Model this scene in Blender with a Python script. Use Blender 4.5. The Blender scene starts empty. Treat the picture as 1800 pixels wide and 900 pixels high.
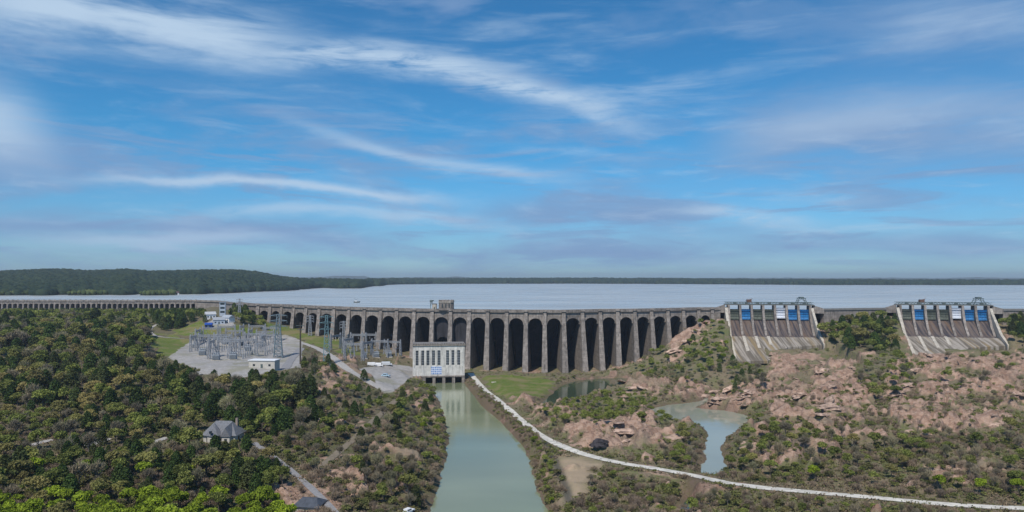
import bpy, math, random
import numpy as np
from mathutils import Vector

SC = bpy.context.scene
COL = SC.collection
rng = np.random.default_rng(7)
random.seed(7)
R = math.radians

# ------------------------------------------------------------------ camera
CH, F, HZ = 69.0, 1285.0, 489.0          # eye height, focal length and horizon row at 1800 px
cd = bpy.data.cameras.new('camera'); cam = bpy.data.objects.new('camera', cd); COL.objects.link(cam)
cam.location = (0, 0, CH); cam.rotation_euler = (R(90), 0, 0)
cd.sensor_width = 36; cd.lens = 36 * F / 1800; cd.shift_y = 39 / 1800
cd.clip_start = 1; cd.clip_end = 60000
SC.camera = cam

# ------------------------------------------------------------------ light
SUN_AZ, SUN_EL = R(-160), R(53)            # azimuth from +Y towards +X : sun high on the left, a little behind the eye
sdir = Vector((math.sin(SUN_AZ) * math.cos(SUN_EL), math.cos(SUN_AZ) * math.cos(SUN_EL), math.sin(SUN_EL)))
sl = bpy.data.lights.new('sun', 'SUN'); sun = bpy.data.objects.new('sun', sl); COL.objects.link(sun)
sl.energy = 4.0; sl.angle = R(0.5); sl.color = (1, 0.93, 0.83)
sun.rotation_euler = (-sdir).to_track_quat('-Z', 'Y').to_euler(); sun.location = sdir * 500

SC.view_settings.view_transform = 'Standard'; SC.view_settings.look = 'None'
SC.view_settings.exposure = 0.0; SC.view_settings.gamma = 1
SC.view_settings.use_curve_mapping = False
SC.cycles.max_bounces = 6; SC.cycles.diffuse_bounces = 2; SC.cycles.glossy_bounces = 3
SC.cycles.transparent_max_bounces = 6; SC.cycles.volume_bounces = 0


class NT:
    """small node-tree helper"""
    def __init__(s, tree):
        s.t = tree; tree.nodes.clear()

    def n(s, typ, **kw):
        nd = s.t.nodes.new(typ)
        for k, v in kw.items(): setattr(nd, k, v)
        return nd

    def put(s, sock, v):
        if v is None: return
        if isinstance(v, (int, float)):
            sock.default_value = v if sock.type == 'VALUE' else ((v, v, v) if sock.type == 'VECTOR' else (v, v, v, 1))
        elif isinstance(v, (tuple, list)):
            sock.default_value = v if sock.type != 'RGBA' or len(v) == 4 else (*v, 1)
        else: s.t.links.new(v, sock)

    def m(s, op, a, b=None, c=None, clamp=False):
        nd = s.n('ShaderNodeMath', operation=op, use_clamp=clamp)
        for i, v in enumerate((a, b, c)): s.put(nd.inputs[i], v)
        return nd.outputs[0]

    def ss(s, v, a, b, lo=0.0, hi=1.0):
        nd = s.n('ShaderNodeMapRange', interpolation_type='SMOOTHSTEP')
        for i, x in enumerate((v, a, b, lo, hi)): s.put(nd.inputs[i], x)
        return nd.outputs[0]

    def mix(s, f, a, b, mode='MIX'):
        nd = s.n('ShaderNodeMix', data_type='RGBA', blend_type=mode)
        s.put(nd.inputs[0], f); s.put(nd.inputs[6], a); s.put(nd.inputs[7], b)
        return nd.outputs[2]

    def noise(s, vec, scale, detail=4, rough=0.55, dist=0.0):
        nd = s.n('ShaderNodeTexNoise')
        s.put(nd.inputs['Vector'], vec); s.put(nd.inputs['Scale'], scale); s.put(nd.inputs['Detail'], detail)
        s.put(nd.inputs['Roughness'], rough); s.put(nd.inputs['Distortion'], dist)
        return nd.outputs[0]

    def comb(s, x, y, z=0.0):
        nd = s.n('ShaderNodeCombineXYZ')
        for i, v in enumerate((x, y, z)): s.put(nd.inputs[i], v)
        return nd.outputs[0]

    def mapping(s, vec, scale=(1, 1, 1), rot=(0, 0, 0), loc=(0, 0, 0)):
        nd = s.n('ShaderNodeMapping'); s.put(nd.inputs[0], vec)
        nd.inputs[1].default_value = loc; nd.inputs[2].default_value = rot; nd.inputs[3].default_value = scale
        return nd.outputs[0]


# ------------------------------------------------------------------ sky: physical sky with cirrus in it
w = bpy.data.worlds.new('World'); SC.world = w; w.use_nodes = True
T = NT(w.node_tree)
sky = T.n('ShaderNodeTexSky', sky_type='NISHITA', sun_disc=False)
sky.sun_elevation = SUN_EL; sky.sun_rotation = SUN_AZ
sky.altitude = 300; sky.air_density = 1.0; sky.dust_density = 0.3; sky.ozone_density = 2.2
tc = T.n('ShaderNodeTexCoord')
sp = T.n('ShaderNodeSeparateXYZ'); T.put(sp.inputs[0], tc.outputs['Generated'])
X_, Y_, Z_ = sp.outputs
az = T.m('ARCTAN2', X_, Y_)
hyp = T.m('SQRT', T.m('ADD', T.m('MULTIPLY', X_, X_), T.m('MULTIPLY', Y_, Y_)))
el = T.m('DIVIDE', Z_, T.m('MAXIMUM', hyp, 0.05))
base = T.comb(az, el)
# fibres stretched along the streaks
fib = T.noise(T.mapping(base, scale=(2.2, 13, 1), rot=(0, 0, R(9))), 2.2, 9, 0.60, 0.35)
fib2 = T.noise(T.mapping(base, scale=(5, 26, 1), rot=(0, 0, R(7)), loc=(3, 1, 0)), 2.0, 9, 0.64, 0.5)
soft = T.noise(T.mapping(base, scale=(2.2, 7, 1), rot=(0, 0, R(5)), loc=(1.7, 4, 0)), 1.7, 6, 0.55, 0.4)
wob = T.m('MULTIPLY', T.m('SUBTRACT', soft, 0.5), 0.05)
elw = T.m('ADD', el, wob)


def aze(px, py):
    a = math.atan((px - 900) / F)
    return a, (HZ - py) / F * math.cos(a)


def streak(pts, thick, tex, lo, hi, amt):
    """mask along a parabola through three sky directions (given as rows/columns of the view to the north)"""
    (a0, e0), (a1, e1), (a2, e2) = [aze(*p) for p in pts]
    A = np.array([[1, a, a * a] for a in (a0, a1, a2)]); c = np.linalg.solve(A, [e0, e1, e2])
    e = T.m('ADD', T.m('MULTIPLY', T.m('ADD', T.m('MULTIPLY', az, float(c[2])), float(c[1])), az), float(c[0]))
    d = T.m('DIVIDE', T.m('SUBTRACT', T.m('ADD', elw, T.m('MULTIPLY', T.m('SUBTRACT', fib2, .5), thick * 1.1 / F)), e), thick / F)
    g = T.m('EXPONENT', T.m('MULTIPLY', T.m('MULTIPLY', d, d), -1.0))
    fade = 0.09 if a2 - a0 > 0.2 else 0.05
    ends = T.m('MULTIPLY', T.ss(az, a0 - fade, a0 + fade), T.ss(az, a2 + fade, a2 - fade))
    tx = T.ss(tex, lo, hi)
    return T.m('MULTIPLY', T.m('MULTIPLY', T.m('MULTIPLY', g, ends), tx), amt)


def smax(ms):
    o = ms[0]
    for x in ms[1:]:
        o = T.m('SUBTRACT', T.m('ADD', o, x), T.m('MULTIPLY', o, x))
    return o


low = T.m('MULTIPLY', T.ss(el, .0, .03), T.ss(el, .30, .12))
white = smax([
    streak([(-100, -10), (230, 35), (500, 88)], 48, fib, .22, .55, 1.0),
    streak([(470, 95), (800, 122), (1080, 205)], 22, fib2, .28, .6, .95),
    streak([(650, 90), (900, 120), (1250, 190)], 60, fib, .40, .68, .38),
    streak([(560, 225), (740, 278), (960, 312)], 11, fib2, .2, .5, .6),
    streak([(200, 315), (480, 325), (760, 350)], 9, fib2, .1, .42, .85),
    streak([(380, 384), (560, 374), (820, 386)], 11, fib2, .15, .5, .6),
    streak([(90, 424), (270, 424), (470, 428)], 11, fib, .1, .45, .6),
    streak([(-140, 215), (-30, 205), (60, 235)], 50, soft, .15, .45, .85),
    streak([(1200, 368), (1300, 378), (1400, 388)], 8, fib2, .2, .5, .7),
    streak([(1400, 402), (1520, 398), (1680, 392)], 6, fib2, .3, .6, .4),
    streak([(1330, 240), (1500, 205), (1850, 215)], 34, soft, .2, .55, .42),
    streak([(1540, 50), (1680, 40), (1850, 60)], 40, fib, .3, .6, .35),
    streak([(940, 262), (1000, 266), (1080, 275)], 9, fib2, .3, .6, .3),
    T.m('MULTIPLY', T.ss(fib, .50, .74), .22), T.m('MULTIPLY', T.m('MULTIPLY', T.ss(fib2, .5, .75), low), .28),
])
bands = T.noise(T.mapping(base, scale=(2.6, 22, 1), rot=(0, 0, R(3)), loc=(7, 2, 0)), 1.6, 7, .6, .8)
lilac = smax([
    T.m('MULTIPLY', T.m('MULTIPLY', T.ss(bands, .49, .62), low), .60),
    streak([(-100, 395), (260, 408), (690, 425)], 20, fib, .18, .45, .8),
    streak([(380, 446), (600, 442), (840, 456)], 10, fib2, .3, .6, .5),
    streak([(830, 385), (1000, 368), (1250, 380)], 24, fib2, .22, .5, .75),
    streak([(860, 446), (1100, 440), (1900, 430)], 22, fib, .22, .5, .7),
    streak([(-60, 260), (80, 262), (220, 300)], 36, soft, .3, .6, .55),
    streak([(60, 330), (200, 322), (330, 330)], 14, soft, .3, .6, .4),
    streak([(1280, 255), (1480, 232), (1900, 235)], 55, soft, .15, .5, .9),
    streak([(1480, 60), (1650, 45), (1900, 60)], 62, soft, .25, .6, .6),
    streak([(1000, 300), (1300, 305), (1900, 330)], 36, fib, .35, .65, .5),
    T.m('MULTIPLY', T.m('MULTIPLY', T.ss(soft, .48, .66), .68), T.ss(az, .55, -.1, .35, 1)),
])
upw = T.ss(Z_, -0.02, 0.02)
csky = T.mix(1.0, sky.outputs[0], T.mix(T.ss(Z_, .0, .2), (0.42, 0.70, 1.04), (0.27, 0.80, 1.10)), 'MULTIPLY')
c1 = T.mix(T.m('MULTIPLY', lilac, upw), csky, (2.15, 3.45, 5.8))
c2 = T.mix(T.m('MULTIPLY', white, upw), c1, (4.7, 6.2, 8.0))
bg = T.n('ShaderNodeBackground'); T.put(bg.inputs[0], c2); bg.inputs[1].default_value = 0.1
wo = T.n('ShaderNodeOutputWorld'); T.t.links.new(bg.outputs[0], wo.inputs[0])


# ------------------------------------------------------------------ tagging and mesh helpers
def tag(o, label=None, cat=None, group=None, kind=None):
    if label: o['label'] = label
    if cat: o['category'] = cat
    if group: o['group'] = group
    if kind: o['kind'] = kind
    return o


def empty(name, loc=(0, 0, 0), rz=0.0, label=None, cat=None, group=None):
    o = bpy.data.objects.new(name, None); COL.objects.link(o)
    o.location = loc; o.rotation_euler = (0, 0, rz); o.empty_display_size = 1
    return tag(o, label, cat, group)


def np_mesh(name, V, Fc, tint=None, smooth=False):
    V = np.asarray(V, np.float32); Fc = np.asarray(Fc, np.int32)
    k = Fc.shape[1]
    me = bpy.data.meshes.new(name)
    me.vertices.add(len(V)); me.vertices.foreach_set('co', V.ravel())
    me.loops.add(Fc.size); me.loops.foreach_set('vertex_index', Fc.ravel())
    me.polygons.add(len(Fc)); me.polygons.foreach_set('loop_start', np.arange(0, Fc.size, k, dtype=np.int32))
    try: me.polygons.foreach_set('loop_total', np.full(len(Fc), k, np.int32))
    except Exception: pass
    if smooth: me.polygons.foreach_set('use_smooth', np.ones(len(Fc), bool))
    me.update(calc_edges=True)
    if tint is not None:
        tint = np.asarray(tint, np.float32)
        if tint.ndim == 1: tint = np.stack([tint, tint, tint, np.ones_like(tint)], 1)
        a = me.color_attributes.new('tint', 'FLOAT_COLOR', 'POINT')
        a.data.foreach_set('color', tint.ravel())
    return me


def link(name, me, mat, parent=None, loc=None):
    o = bpy.data.objects.new(name, me); COL.objects.link(o)
    if mat is not None and not me.materials: me.materials.append(mat)
    if parent is not None: o.parent = parent
    if loc is not None: o.location = loc
    return o


def frame(o):
    """a thing's local coordinates -> function world point to local"""
    from mathutils import Matrix
    m = (Matrix.Translation(o.location) @ o.rotation_euler.to_matrix().to_4x4()).inverted()
    return lambda p: tuple(m @ Vector(p))


class MB:
    def __init__(s): s.v = []; s.f = []

    def hexa(s, pts):
        b = len(s.v); s.v += [tuple(p) for p in pts]
        s.f += [(b, b + 3, b + 2, b + 1), (b + 4, b + 5, b + 6, b + 7), (b, b + 1, b + 5, b + 4), (b + 1, b + 2, b + 6, b + 5),
                (b + 2, b + 3, b + 7, b + 6), (b + 3, b, b + 4, b + 7)]
        return s

    def box(s, x0, x1, y0, y1, z0, z1):
        return s.hexa([(x0, y0, z0), (x1, y0, z0), (x1, y1, z0), (x0, y1, z0), (x0, y0, z1), (x1, y0, z1), (x1, y1, z1), (x0, y1, z1)])

    def bar(s, p, q, w, h=None):
        h = h or w
        p, q = Vector(p), Vector(q); d = (q - p)
        if d.length < 1e-6: return s
        d.normalize(); up = Vector((0, 0, 1)) if abs(d.z) < .95 else Vector((1, 0, 0))
        a = d.cross(up).normalized() * w / 2; b = a.cross(d).normalized() * h / 2
        return s.hexa([p - a - b, p + a - b, p + a + b, p - a + b, q - a - b, q + a - b, q + a + b, q - a + b])

    def prism(s, poly, z0, z1):
        """polygon (x, y) counter-clockwise extruded in z"""
        b = len(s.v); n = len(poly)
        s.v += [(x, y, z0) for x, y in poly] + [(x, y, z1) for x, y in poly]
        s.f += [tuple(b + i for i in reversed(range(n))), tuple(b + n + i for i in range(n))]
        s.f += [(b + i, b + (i + 1) % n, b + n + (i + 1) % n, b + n + i) for i in range(n)]
        return s

    def prof(s, poly, x0, x1):
        """polygon in (y, z) extruded along x"""
        b = len(s.v); n = len(poly)
        s.v += [(x0, y, z) for y, z in poly] + [(x1, y, z) for y, z in poly]
        s.f += [tuple(b + i for i in range(n)), tuple(b + n + i for i in reversed(range(n)))]
        s.f += [(b + i, b + n + i, b + n + (i + 1) % n, b + (i + 1) % n) for i in range(n)]
        return s

    def cyl(s, c, r0, r1, h, n=12, axis='z'):
        b = len(s.v)
        for k, (r, t) in enumerate(((r0, 0), (r1, h))):
            for i in range(n):
                a = 2 * math.pi * i / n; u, v_ = r * math.cos(a), r * math.sin(a)
                s.v.append({'z': (c[0] + u, c[1] + v_, c[2] + t), 'x': (c[0] + t, c[1] + u, c[2] + v_), 'y': (c[0] + u, c[1] + t, c[2] - v_)}[axis])
        s.f += [tuple(b + i for i in reversed(range(n))), tuple(b + n + i for i in range(n))]
        s.f += [(b + i, b + (i + 1) % n, b + n + (i + 1) % n, b + n + i) for i in range(n)]
        return s

    def grid(s, P):
        """rows of points"""
        b = len(s.v); r, c = len(P), len(P[0])
        for row in P: s.v += [tuple(p) for p in row]
        s.f += [(b + i * c + j, b + i * c + j + 1, b + (i + 1) * c + j + 1, b + (i + 1) * c + j) for i in range(r - 1) for j in range(c - 1)]
        return s

    def build(s, name, mat, parent=None, smooth=False, local=None, loc=None):
        me = bpy.data.meshes.new(name)
        v = [local(p) for p in s.v] if local else s.v
        me.from_pydata(v, [], s.f); me.update()
        if smooth:
            for p in me.polygons: p.use_smooth = True
        return link(name, me, mat, parent, loc)


def copy_thing(root, loc, rz=0.0):
    c = root.copy(); COL.objects.link(c); c.location = loc; c.rotation_euler = (0, 0, rz)
    for ch in root.children:
        k = ch.copy(); COL.objects.link(k); k.parent = c
        for g in ch.children:
            d = g.copy(); COL.objects.link(d); d.parent = k
    return c


# ------------------------------------------------------------------ materials
MATS = {}


def mat(name, col, rough=0.8, var=0.25, scale=0.5, metallic=0.0, streak_=0.0, bump=0.0, spec=0.3, col2=None, objvar=0.0, lift=0.0):
    if name in MATS: return MATS[name]
    m = bpy.data.materials.new(name); m.use_nodes = True; t = NT(m.node_tree)
    geo = t.n('ShaderNodeNewGeometry'); pos = geo.outputs['Position']
    n1 = t.noise(pos, scale, 6, 0.6)
    c = t.mix(t.ss(n1, .3, .7), tuple(x * (1 - var) for x in col), tuple(min(1, x * (1 + var)) for x in (col2 or col)))
    if streak_:
        st = t.noise(t.mapping(pos, scale=(1, 1, 0.07)), 1.1, 5, 0.65)
        c = t.mix(t.m('MULTIPLY', t.ss(st, .48, .68), streak_), c, tuple(x * .28 for x in col))
        st2 = t.noise(t.mapping(pos, scale=(1, 1, 0.05), loc=(9, 4, 2)), 0.8, 4, 0.6)
        c = t.mix(t.m('MULTIPLY', t.ss(st2, .55, .72), streak_ * .6), c, tuple(min(.8, x * 1.7) for x in col))
    if lift:
        zz_ = t.n('ShaderNodeSeparateXYZ'); t.put(zz_.inputs[0], pos)
        ln = t.m('ABSOLUTE', t.m('SUBTRACT', t.m('FRACT', t.m('MULTIPLY', t.m('ADD', zz_.outputs[2], t.m('MULTIPLY', n1, .5)), 1 / lift)), .5))
        c = t.mix(t.m('MULTIPLY', t.ss(ln, .40, .47), .45), c, tuple(x * .45 for x in col))
        pt = t.noise(t.mapping(pos, scale=(1, 1, .5), loc=(31, 7, 3)), .09, 3, .5)
        c = t.mix(t.m('MULTIPLY', t.ss(pt, .5, .6), .35), c, tuple(x * .6 for x in col))
    if objvar:
        oi = t.n('ShaderNodeObjectInfo')
        c = t.mix(1.0, c, t.mix(oi.outputs['Random'], (1 - objvar,) * 3, (1 + objvar,) * 3), 'MULTIPLY')
    b = t.n('ShaderNodeBsdfPrincipled'); t.put(b.inputs['Base Color'], c)
    b.inputs['Roughness'].default_value = rough; b.inputs['Metallic'].default_value = metallic
    b.inputs['Specular IOR Level'].default_value = spec
    if bump:
        bp = t.n('ShaderNodeBump'); bp.inputs['Distance'].default_value = bump
        t.put(bp.inputs['Height'], t.noise(pos, scale * 4, 6, .65)); t.t.links.new(bp.outputs[0], b.inputs['Normal'])
    o = t.n('ShaderNodeOutputMaterial'); t.t.links.new(b.outputs[0], o.inputs[0])
    MATS[name] = m
    return m


def leaf_mat(name, dark, light, hue2=None, trans=0.25):
    m = bpy.data.materials.new(name); m.use_nodes = True; t = NT(m.node_tree)
    at = t.n('ShaderNodeAttribute', attribute_name='tint'); oi = t.n('ShaderNodeObjectInfo')
    sp_ = t.n('ShaderNodeSeparateColor'); t.put(sp_.inputs[0], at.outputs['Color'])
    c = t.mix(sp_.outputs[0], dark, light)
    if hue2: c = t.mix(t.ss(oi.outputs['Random'], .35, .95), c, t.mix(sp_.outputs[0], tuple(x * .6 for x in hue2), hue2))
    rnd = t.m('FRACT', t.m('MULTIPLY', oi.outputs['Random'], 7.31))
    c = t.mix(1.0, c, t.mix(rnd, (.68, .70, .72), (1.3, 1.28, 1.18)), 'MULTIPLY')
    b = t.n('ShaderNodeBsdfPrincipled'); t.put(b.inputs['Base Color'], c)
    b.inputs['Roughness'].default_value = .8; b.inputs['Specular IOR Level'].default_value = .06
    o = t.n('ShaderNodeOutputMaterial')
    if trans:
        tr = t.n('ShaderNodeBsdfTranslucent'); t.put(tr.inputs[0], c)
        mx = t.n('ShaderNodeMixShader'); mx.inputs[0].default_value = trans
        t.t.links.new(b.outputs[0], mx.inputs[1]); t.t.links.new(tr.outputs[0], mx.inputs[2]); t.t.links.new(mx.outputs[0], o.inputs[0])
    else: t.t.links.new(b.outputs[0], o.inputs[0])
    MATS[name] = m
    return m


CONC = mat('dam_concrete', (.26, .228, .205), .9, .3, .35, streak_=.8, bump=.15, lift=3.1, objvar=.14)
CONC_SHADE = mat('dam_concrete_painted_shade', (.036, .036, .043), .9, .35, .15, streak_=.8)  # shade of the deep bays painted into the base colour; streaks are stains
CONC_L = mat('pale_concrete', (.46, .42, .36), .85, .18, .4, streak_=.5)
PH_C = mat('powerhouse_concrete', (.60, .58, .54), .85, .15, .4, streak_=.55)
DECK = mat('road_deck', (.2, .19, .18), .9, .15, .6)
DARK = mat('dark_opening', (.015, .016, .02), .6, .2, .5)
STEEL = mat('galvanised_steel', (.34, .35, .37), .55, .15, 1.0, metallic=.3)
STEELD = mat('dark_steel', (.09, .12, .12), .6, .2, 1.0)
WHITEP = mat('white_paint', (.75, .76, .78), .5, .06, .8)
BLUEG = mat('blue_gate_paint', (.02, .17, .42), .55, .18, .6, streak_=.6)
GREENG = mat('weathered_green_gate_paint', (.10, .115, .095), .7, .25, .6, streak_=.5)
WHITEG = mat('pale_gate_paint', (.62, .66, .74), .6, .06, .8, streak_=.1)
BARK = mat('bark', (.13, .11, .09), .9, .25, 2.0)
GREYROOF = mat('grey_shingle', (.16, .165, .18), .85, .2, 1.5)
BRICKISH = mat('pale_house_wall', (.5, .47, .42), .8, .1, 1.0)
GLASS = mat('dark_glass', (.02, .03, .04), .15, .2, 1.0, spec=.8)


# ------------------------------------------------------------------ noise in numpy
def _h(i, j, s):
    n = (i * 374761393 + j * 668265263 + s * 982451653) & 0xffffffff
    n = ((n ^ (n >> 13)) * 1274126177) & 0xffffffff
    return ((n ^ (n >> 16)) & 0xffff) / 65535.0


def vn(x, y, s=0):
    xi = np.floor(x).astype(np.int64); yi = np.floor(y).astype(np.int64)
    a = x - xi; b = y - yi; a = a * a * (3 - 2 * a); b = b * b * (3 - 2 * b)
    return (_h(xi, yi, s) * (1 - a) + _h(xi + 1, yi, s) * a) * (1 - b) + (_h(xi, yi + 1, s) * (1 - a) + _h(xi + 1, yi + 1, s) * a) * b


def fbm(x, y, o=4, s=0):
    t = 0; amp = .5; tot = 0
    for k in range(o):
        t = t + amp * vn(x * 2 ** k + 17 * k, y * 2 ** k - 9 * k, s + k); tot += amp; amp *= .5
    return t / tot - .5


def poly_sd(x, y, poly):
    """signed distance, negative inside"""
    x = np.asarray(x, float); y = np.asarray(y, float)
    d = np.full(x.shape, 1e18); ins = np.zeros(x.shape, bool); n = len(poly)
    for i in range(n):
        x0, y0 = poly[i]; x1, y1 = poly[(i + 1) % n]
        ex, ey = x1 - x0, y1 - y0; L = ex * ex + ey * ey + 1e-12
        t = np.clip(((x - x0) * ex + (y - y0) * ey) / L, 0, 1)
        d = np.minimum(d, (x - x0 - t * ex) ** 2 + (y - y0 - t * ey) ** 2)
        c = ((y0 > y) != (y1 > y)) & (x < ex * (y - y0) / (ey if abs(ey) > 1e-12 else 1e-12) + x0)
        ins ^= c
    d = np.sqrt(d)
    return np.where(ins, -d, d)


def catmull(pts, per=6, closed=False):
    P = [np.array(p, float) for p in pts]; n = len(P); out = []
    rg = range(n) if closed else range(n - 1)
    for i in rg:
        g = (lambda k: P[k % n]) if closed else (lambda k: P[min(max(k, 0), n - 1)])
        p0, p1, p2, p3 = g(i - 1), g(i), g(i + 1), g(i + 2)
        for j in range(per):
            t = j / per
            out.append(.5 * ((2 * p1) + (-p0 + p2) * t + (2 * p0 - 5 * p1 + 4 * p2 - p3) * t * t + (-p0 + 3 * p1 - 3 * p2 + p3) * t ** 3))
    if not closed: out.append(P[-1])
    return out


def at(px, py, z):
    """the place at height z seen at that column and row of the photograph"""
    Y = (CH - z) * F / (py - HZ)
    return ((px - 900) * Y / F, Y)


# ------------------------------------------------------------------ terrain
DAM_CREST = [(433, 533.7), (500, 535.5), (537, 537.5), (565, 538.5), (612, 540), (669, 541.5), (727, 543), (853, 544.5), (922, 545.3), (990, 545.5),
             (1055, 544), (1119, 543.6), (1172, 542.3), (1226, 541), (1275, 540.9), (1425, 542.0), (1575, 540.9), (1728, 542.6), (1810, 542.0), (2200, 541)]
SPILL = [(1278, -10), (1579, -16)]
LEFT_CREST = [(-500, 527), (-60, 527), (345, 527), (385, 528), (405, 531), (433, 533.7)]


def crest_Y(px):
    xs = [p[0] for p in LEFT_CREST[:-1] + DAM_CREST]; ys = [p[1] for p in LEFT_CREST[:-1] + DAM_CREST]
    return 24 * F / (np.interp(px, xs, ys) - HZ)


CP = [  # column, row, height
    (450, 560, 31.5), (500, 572, 26.4), (560, 588, 20.8), (620, 604, 15.5), (700, 628, 9), (744, 652, 1), (830, 655, 1), (900, 656, 0.5), (980, 657, 0),
    (1060, 655, 0), (1110, 640, 4), (1150, 620, 11), (1187, 600, 18), (1215, 582, 26), (1245, 566, 35), (1268, 575, 32), (1262, 610, 20),
    (1290, 632, 10), (1340, 632, 9), (1350, 612, 17), (1425, 604, 20), (1440, 570, 32), (1440, 553, 38.5), (1500, 553, 38.5), (1560, 556, 38), (1560, 600, 22),
    (1590, 632, 10), (1640, 632, 9), (1660, 612, 17), (1730, 604, 20), (1745, 555, 38.5), (1810, 556, 38.5), (1900, 556, 38.5), (1800, 620, 20), (1500, 610, 21),
    (1400, 645, 12), (1500, 680, 9), (1400, 720, 4.5), (1330, 690, 4), (1250, 690, 1.5), (1160, 685, 1.5), (1330, 740, 3), (1450, 770, 4.5), (1300, 800, 2),
    (1600, 700, 9), (1700, 740, 7), (1800, 700, 10), (1900, 700, 11), (1800, 800, 5), (1600, 820, 3.5), (1480, 860, 2.5), (1700, 885, 2.5), (1900, 895, 3),
    (1240, 850, 1.5), (1350, 880, 2), (1100, 800, 2), (1080, 770, 2.5), (1200, 780, 2), (1000, 760, 2), (1030, 730, 1.5), (1100, 720, 1.5), (1000, 800, 2.5),
    (1050, 860, 3), (1000, 890, 3), (1150, 890, 2), (1400, 950, 2), (1900, 1000, 2), (1100, 1100, 2), (900, 690, 2), (950, 680, 1.5), (900, 730, 1.8), (960, 800, 1.5), (860, 675, 1.8),
    (1020, 680, 0.5), (970, 730, 1),
    (0, 558, 34), (100, 558, 34), (200, 556, 34), (300, 553, 35), (-100, 560, 34), (100, 600, 25), (0, 600, 25), (220, 600, 25), (200, 650, 17), (0, 650, 17), (100, 720, 12),
    (300, 720, 11), (-100, 700, 14), (100, 800, 10), (300, 800, 9), (0, 900, 9), (200, 900, 7), (400, 900, 6), (390, 777, 10), (430, 777, 10), (350, 777, 10), (-100, 1000, 9),
    (300, 1100, 8), (500, 1100, 6),
    (320, 640, 20), (360, 655, 20), (420, 655, 20), (480, 648, 20), (340, 600, 20), (420, 595, 20), (500, 592, 20), (525, 600, 19), (525, 630, 17), (420, 620, 20),
    (280, 610, 21), (270, 590, 24), (390, 578, 28), (410, 572, 30), (350, 575, 28), (385, 556, 36), (420, 556, 35), (350, 552, 37), (400, 545, 39.5),
    (600, 650, 12), (560, 625, 17), (700, 690, 4), (650, 668, 7.5), (690, 650, 7.5), (640, 640, 8.5), (620, 750, 8), (700, 800, 4.5), (745, 820, 2), (560, 850, 6), (650, 895, 4), (740, 740, 2),
    (500, 700, 12), (420, 700, 13), (540, 760, 9), (480, 830, 8), (700, 740, 5), (720, 680, 4), (650, 1000, 4), (300, 680, 16), (400, 840, 8),
]
cpx = np.array([at(*c) for c in CP]); cpz = np.array([c[2] for c in CP], float)
NU, NV = 820, 520
U = np.linspace(-0.98, 0.98, NU); LY = np.linspace(math.log(140), math.log(950), NV)
UU, LL = np.meshgrid(U, LY); GY = np.exp(LL); GX = UU * GY
PX = 900 + F * UU


def tps(P, z, X, Yq, lam=2.0):
    S = 100.0; P = P / S
    d = np.sqrt(((P[:, None] - P[None]) ** 2).sum(-1)); K = np.where(d > 0, d * d * np.log(d + 1e-12), 0) + lam * 1e-3 * np.eye(len(P))
    A = np.block([[K, np.c_[np.ones(len(P)), P]], [np.c_[np.ones(len(P)), P].T, np.zeros((3, 3))]])
    wv = np.linalg.solve(A, np.r_[z, 0, 0, 0]); out = wv[-3] + wv[-2] * X / S + wv[-1] * Yq / S
    for i in range(len(P)):
        r2 = (X / S - P[i, 0]) ** 2 + (Yq / S - P[i, 1]) ** 2
        out = out + wv[i] * .5 * r2 * np.log(r2 + 1e-12)
    return out


# low-res solve, then interpolate to the fine grid
us = np.linspace(-0.98, 0.98, 165); ls = np.linspace(LY[0], LY[-1], 105)
u2, l2 = np.meshgrid(us, ls); yy = np.exp(l2); xx = u2 * yy
zc = np.clip(tps(cpx, cpz, xx, yy), -1, 40)
Z = np.zeros((105, NU))
for i in range(105): Z[i] = np.interp(U, us, zc[i])
Z2 = np.zeros((NV, NU))
for j in range(NU): Z2[:, j] = np.interp(LY, ls, Z[:, j])
Z = Z2
cy = crest_Y(PX)
behind = GY > cy + 8
Z = np.where(GY > cy - 4, np.minimum(Z, 40.5), Z)
Z = np.where(behind, np.minimum(Z, 30), Z)
Z = np.where((PX < 392) & (GY > 640), np.minimum(Z, 34.5 - np.clip((GY - 700) / 40, 0, 1) * 1.0 + np.clip((PX - 345) / 40, 0, 1) * 6), Z)
Z += fbm(GX / 22, GY / 22, 4, 3) * 2.4 * np.clip((cy - GY) / 60, 0, 1)
PY = HZ + (CH - Z) * F / GY

# rock, lawn, gravel masks
ROCKS = [
    [(1340, 612), (1420, 606), (1500, 640), (1520, 690), (1540, 740), (1480, 765), (1380, 745), (1330, 700), (1300, 690), (1345, 660)],
    [(1085, 672), (1180, 668), (1260, 682), (1330, 680), (1340, 712), (1270, 725), (1215, 712), (1235, 700), (1180, 690), (1100, 690)],
    [(985, 752), (1075, 742), (1170, 752), (1195, 775), (1160, 802), (1060, 800), (1000, 785)],
    [(1560, 640), (1640, 612), (1740, 606), (1800, 625), (1830, 680), (1800, 720), (1740, 760), (1640, 770), (1570, 750), (1555, 690)],
    [(1300, 770), (1350, 760), (1420, 790), (1400, 820), (1330, 815)],
    [(1160, 596), (1230, 560), (1262, 566), (1230, 600), (1180, 620)],
    [(1400, 552), (1500, 552), (1480, 575), (1425, 590)],
    [(1730, 552), (1810, 552), (1800, 580), (1735, 590)],
    [(540, 835), (600, 820), (640, 850), (620, 880), (560, 870)],
    [(560, 640), (600, 636), (640, 665), (600, 690), (560, 670)],
    [(480, 880), (560, 860), (600, 900), (520, 920)],
]
LAWNS = [[(852, 662), (900, 658), (960, 663), (978, 678), (950, 694), (905, 702), (868, 690)],
         [(455, 566), (500, 572), (560, 590), (610, 603), (640, 625), (600, 622), (545, 604), (520, 590), (480, 584)],
         [(262, 588), (330, 592), (340, 612), (318, 626), (290, 625), (268, 610)],
         [(300, 582), (350, 566), (430, 575), (475, 586), (420, 590), (340, 592)],
         ]
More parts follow.
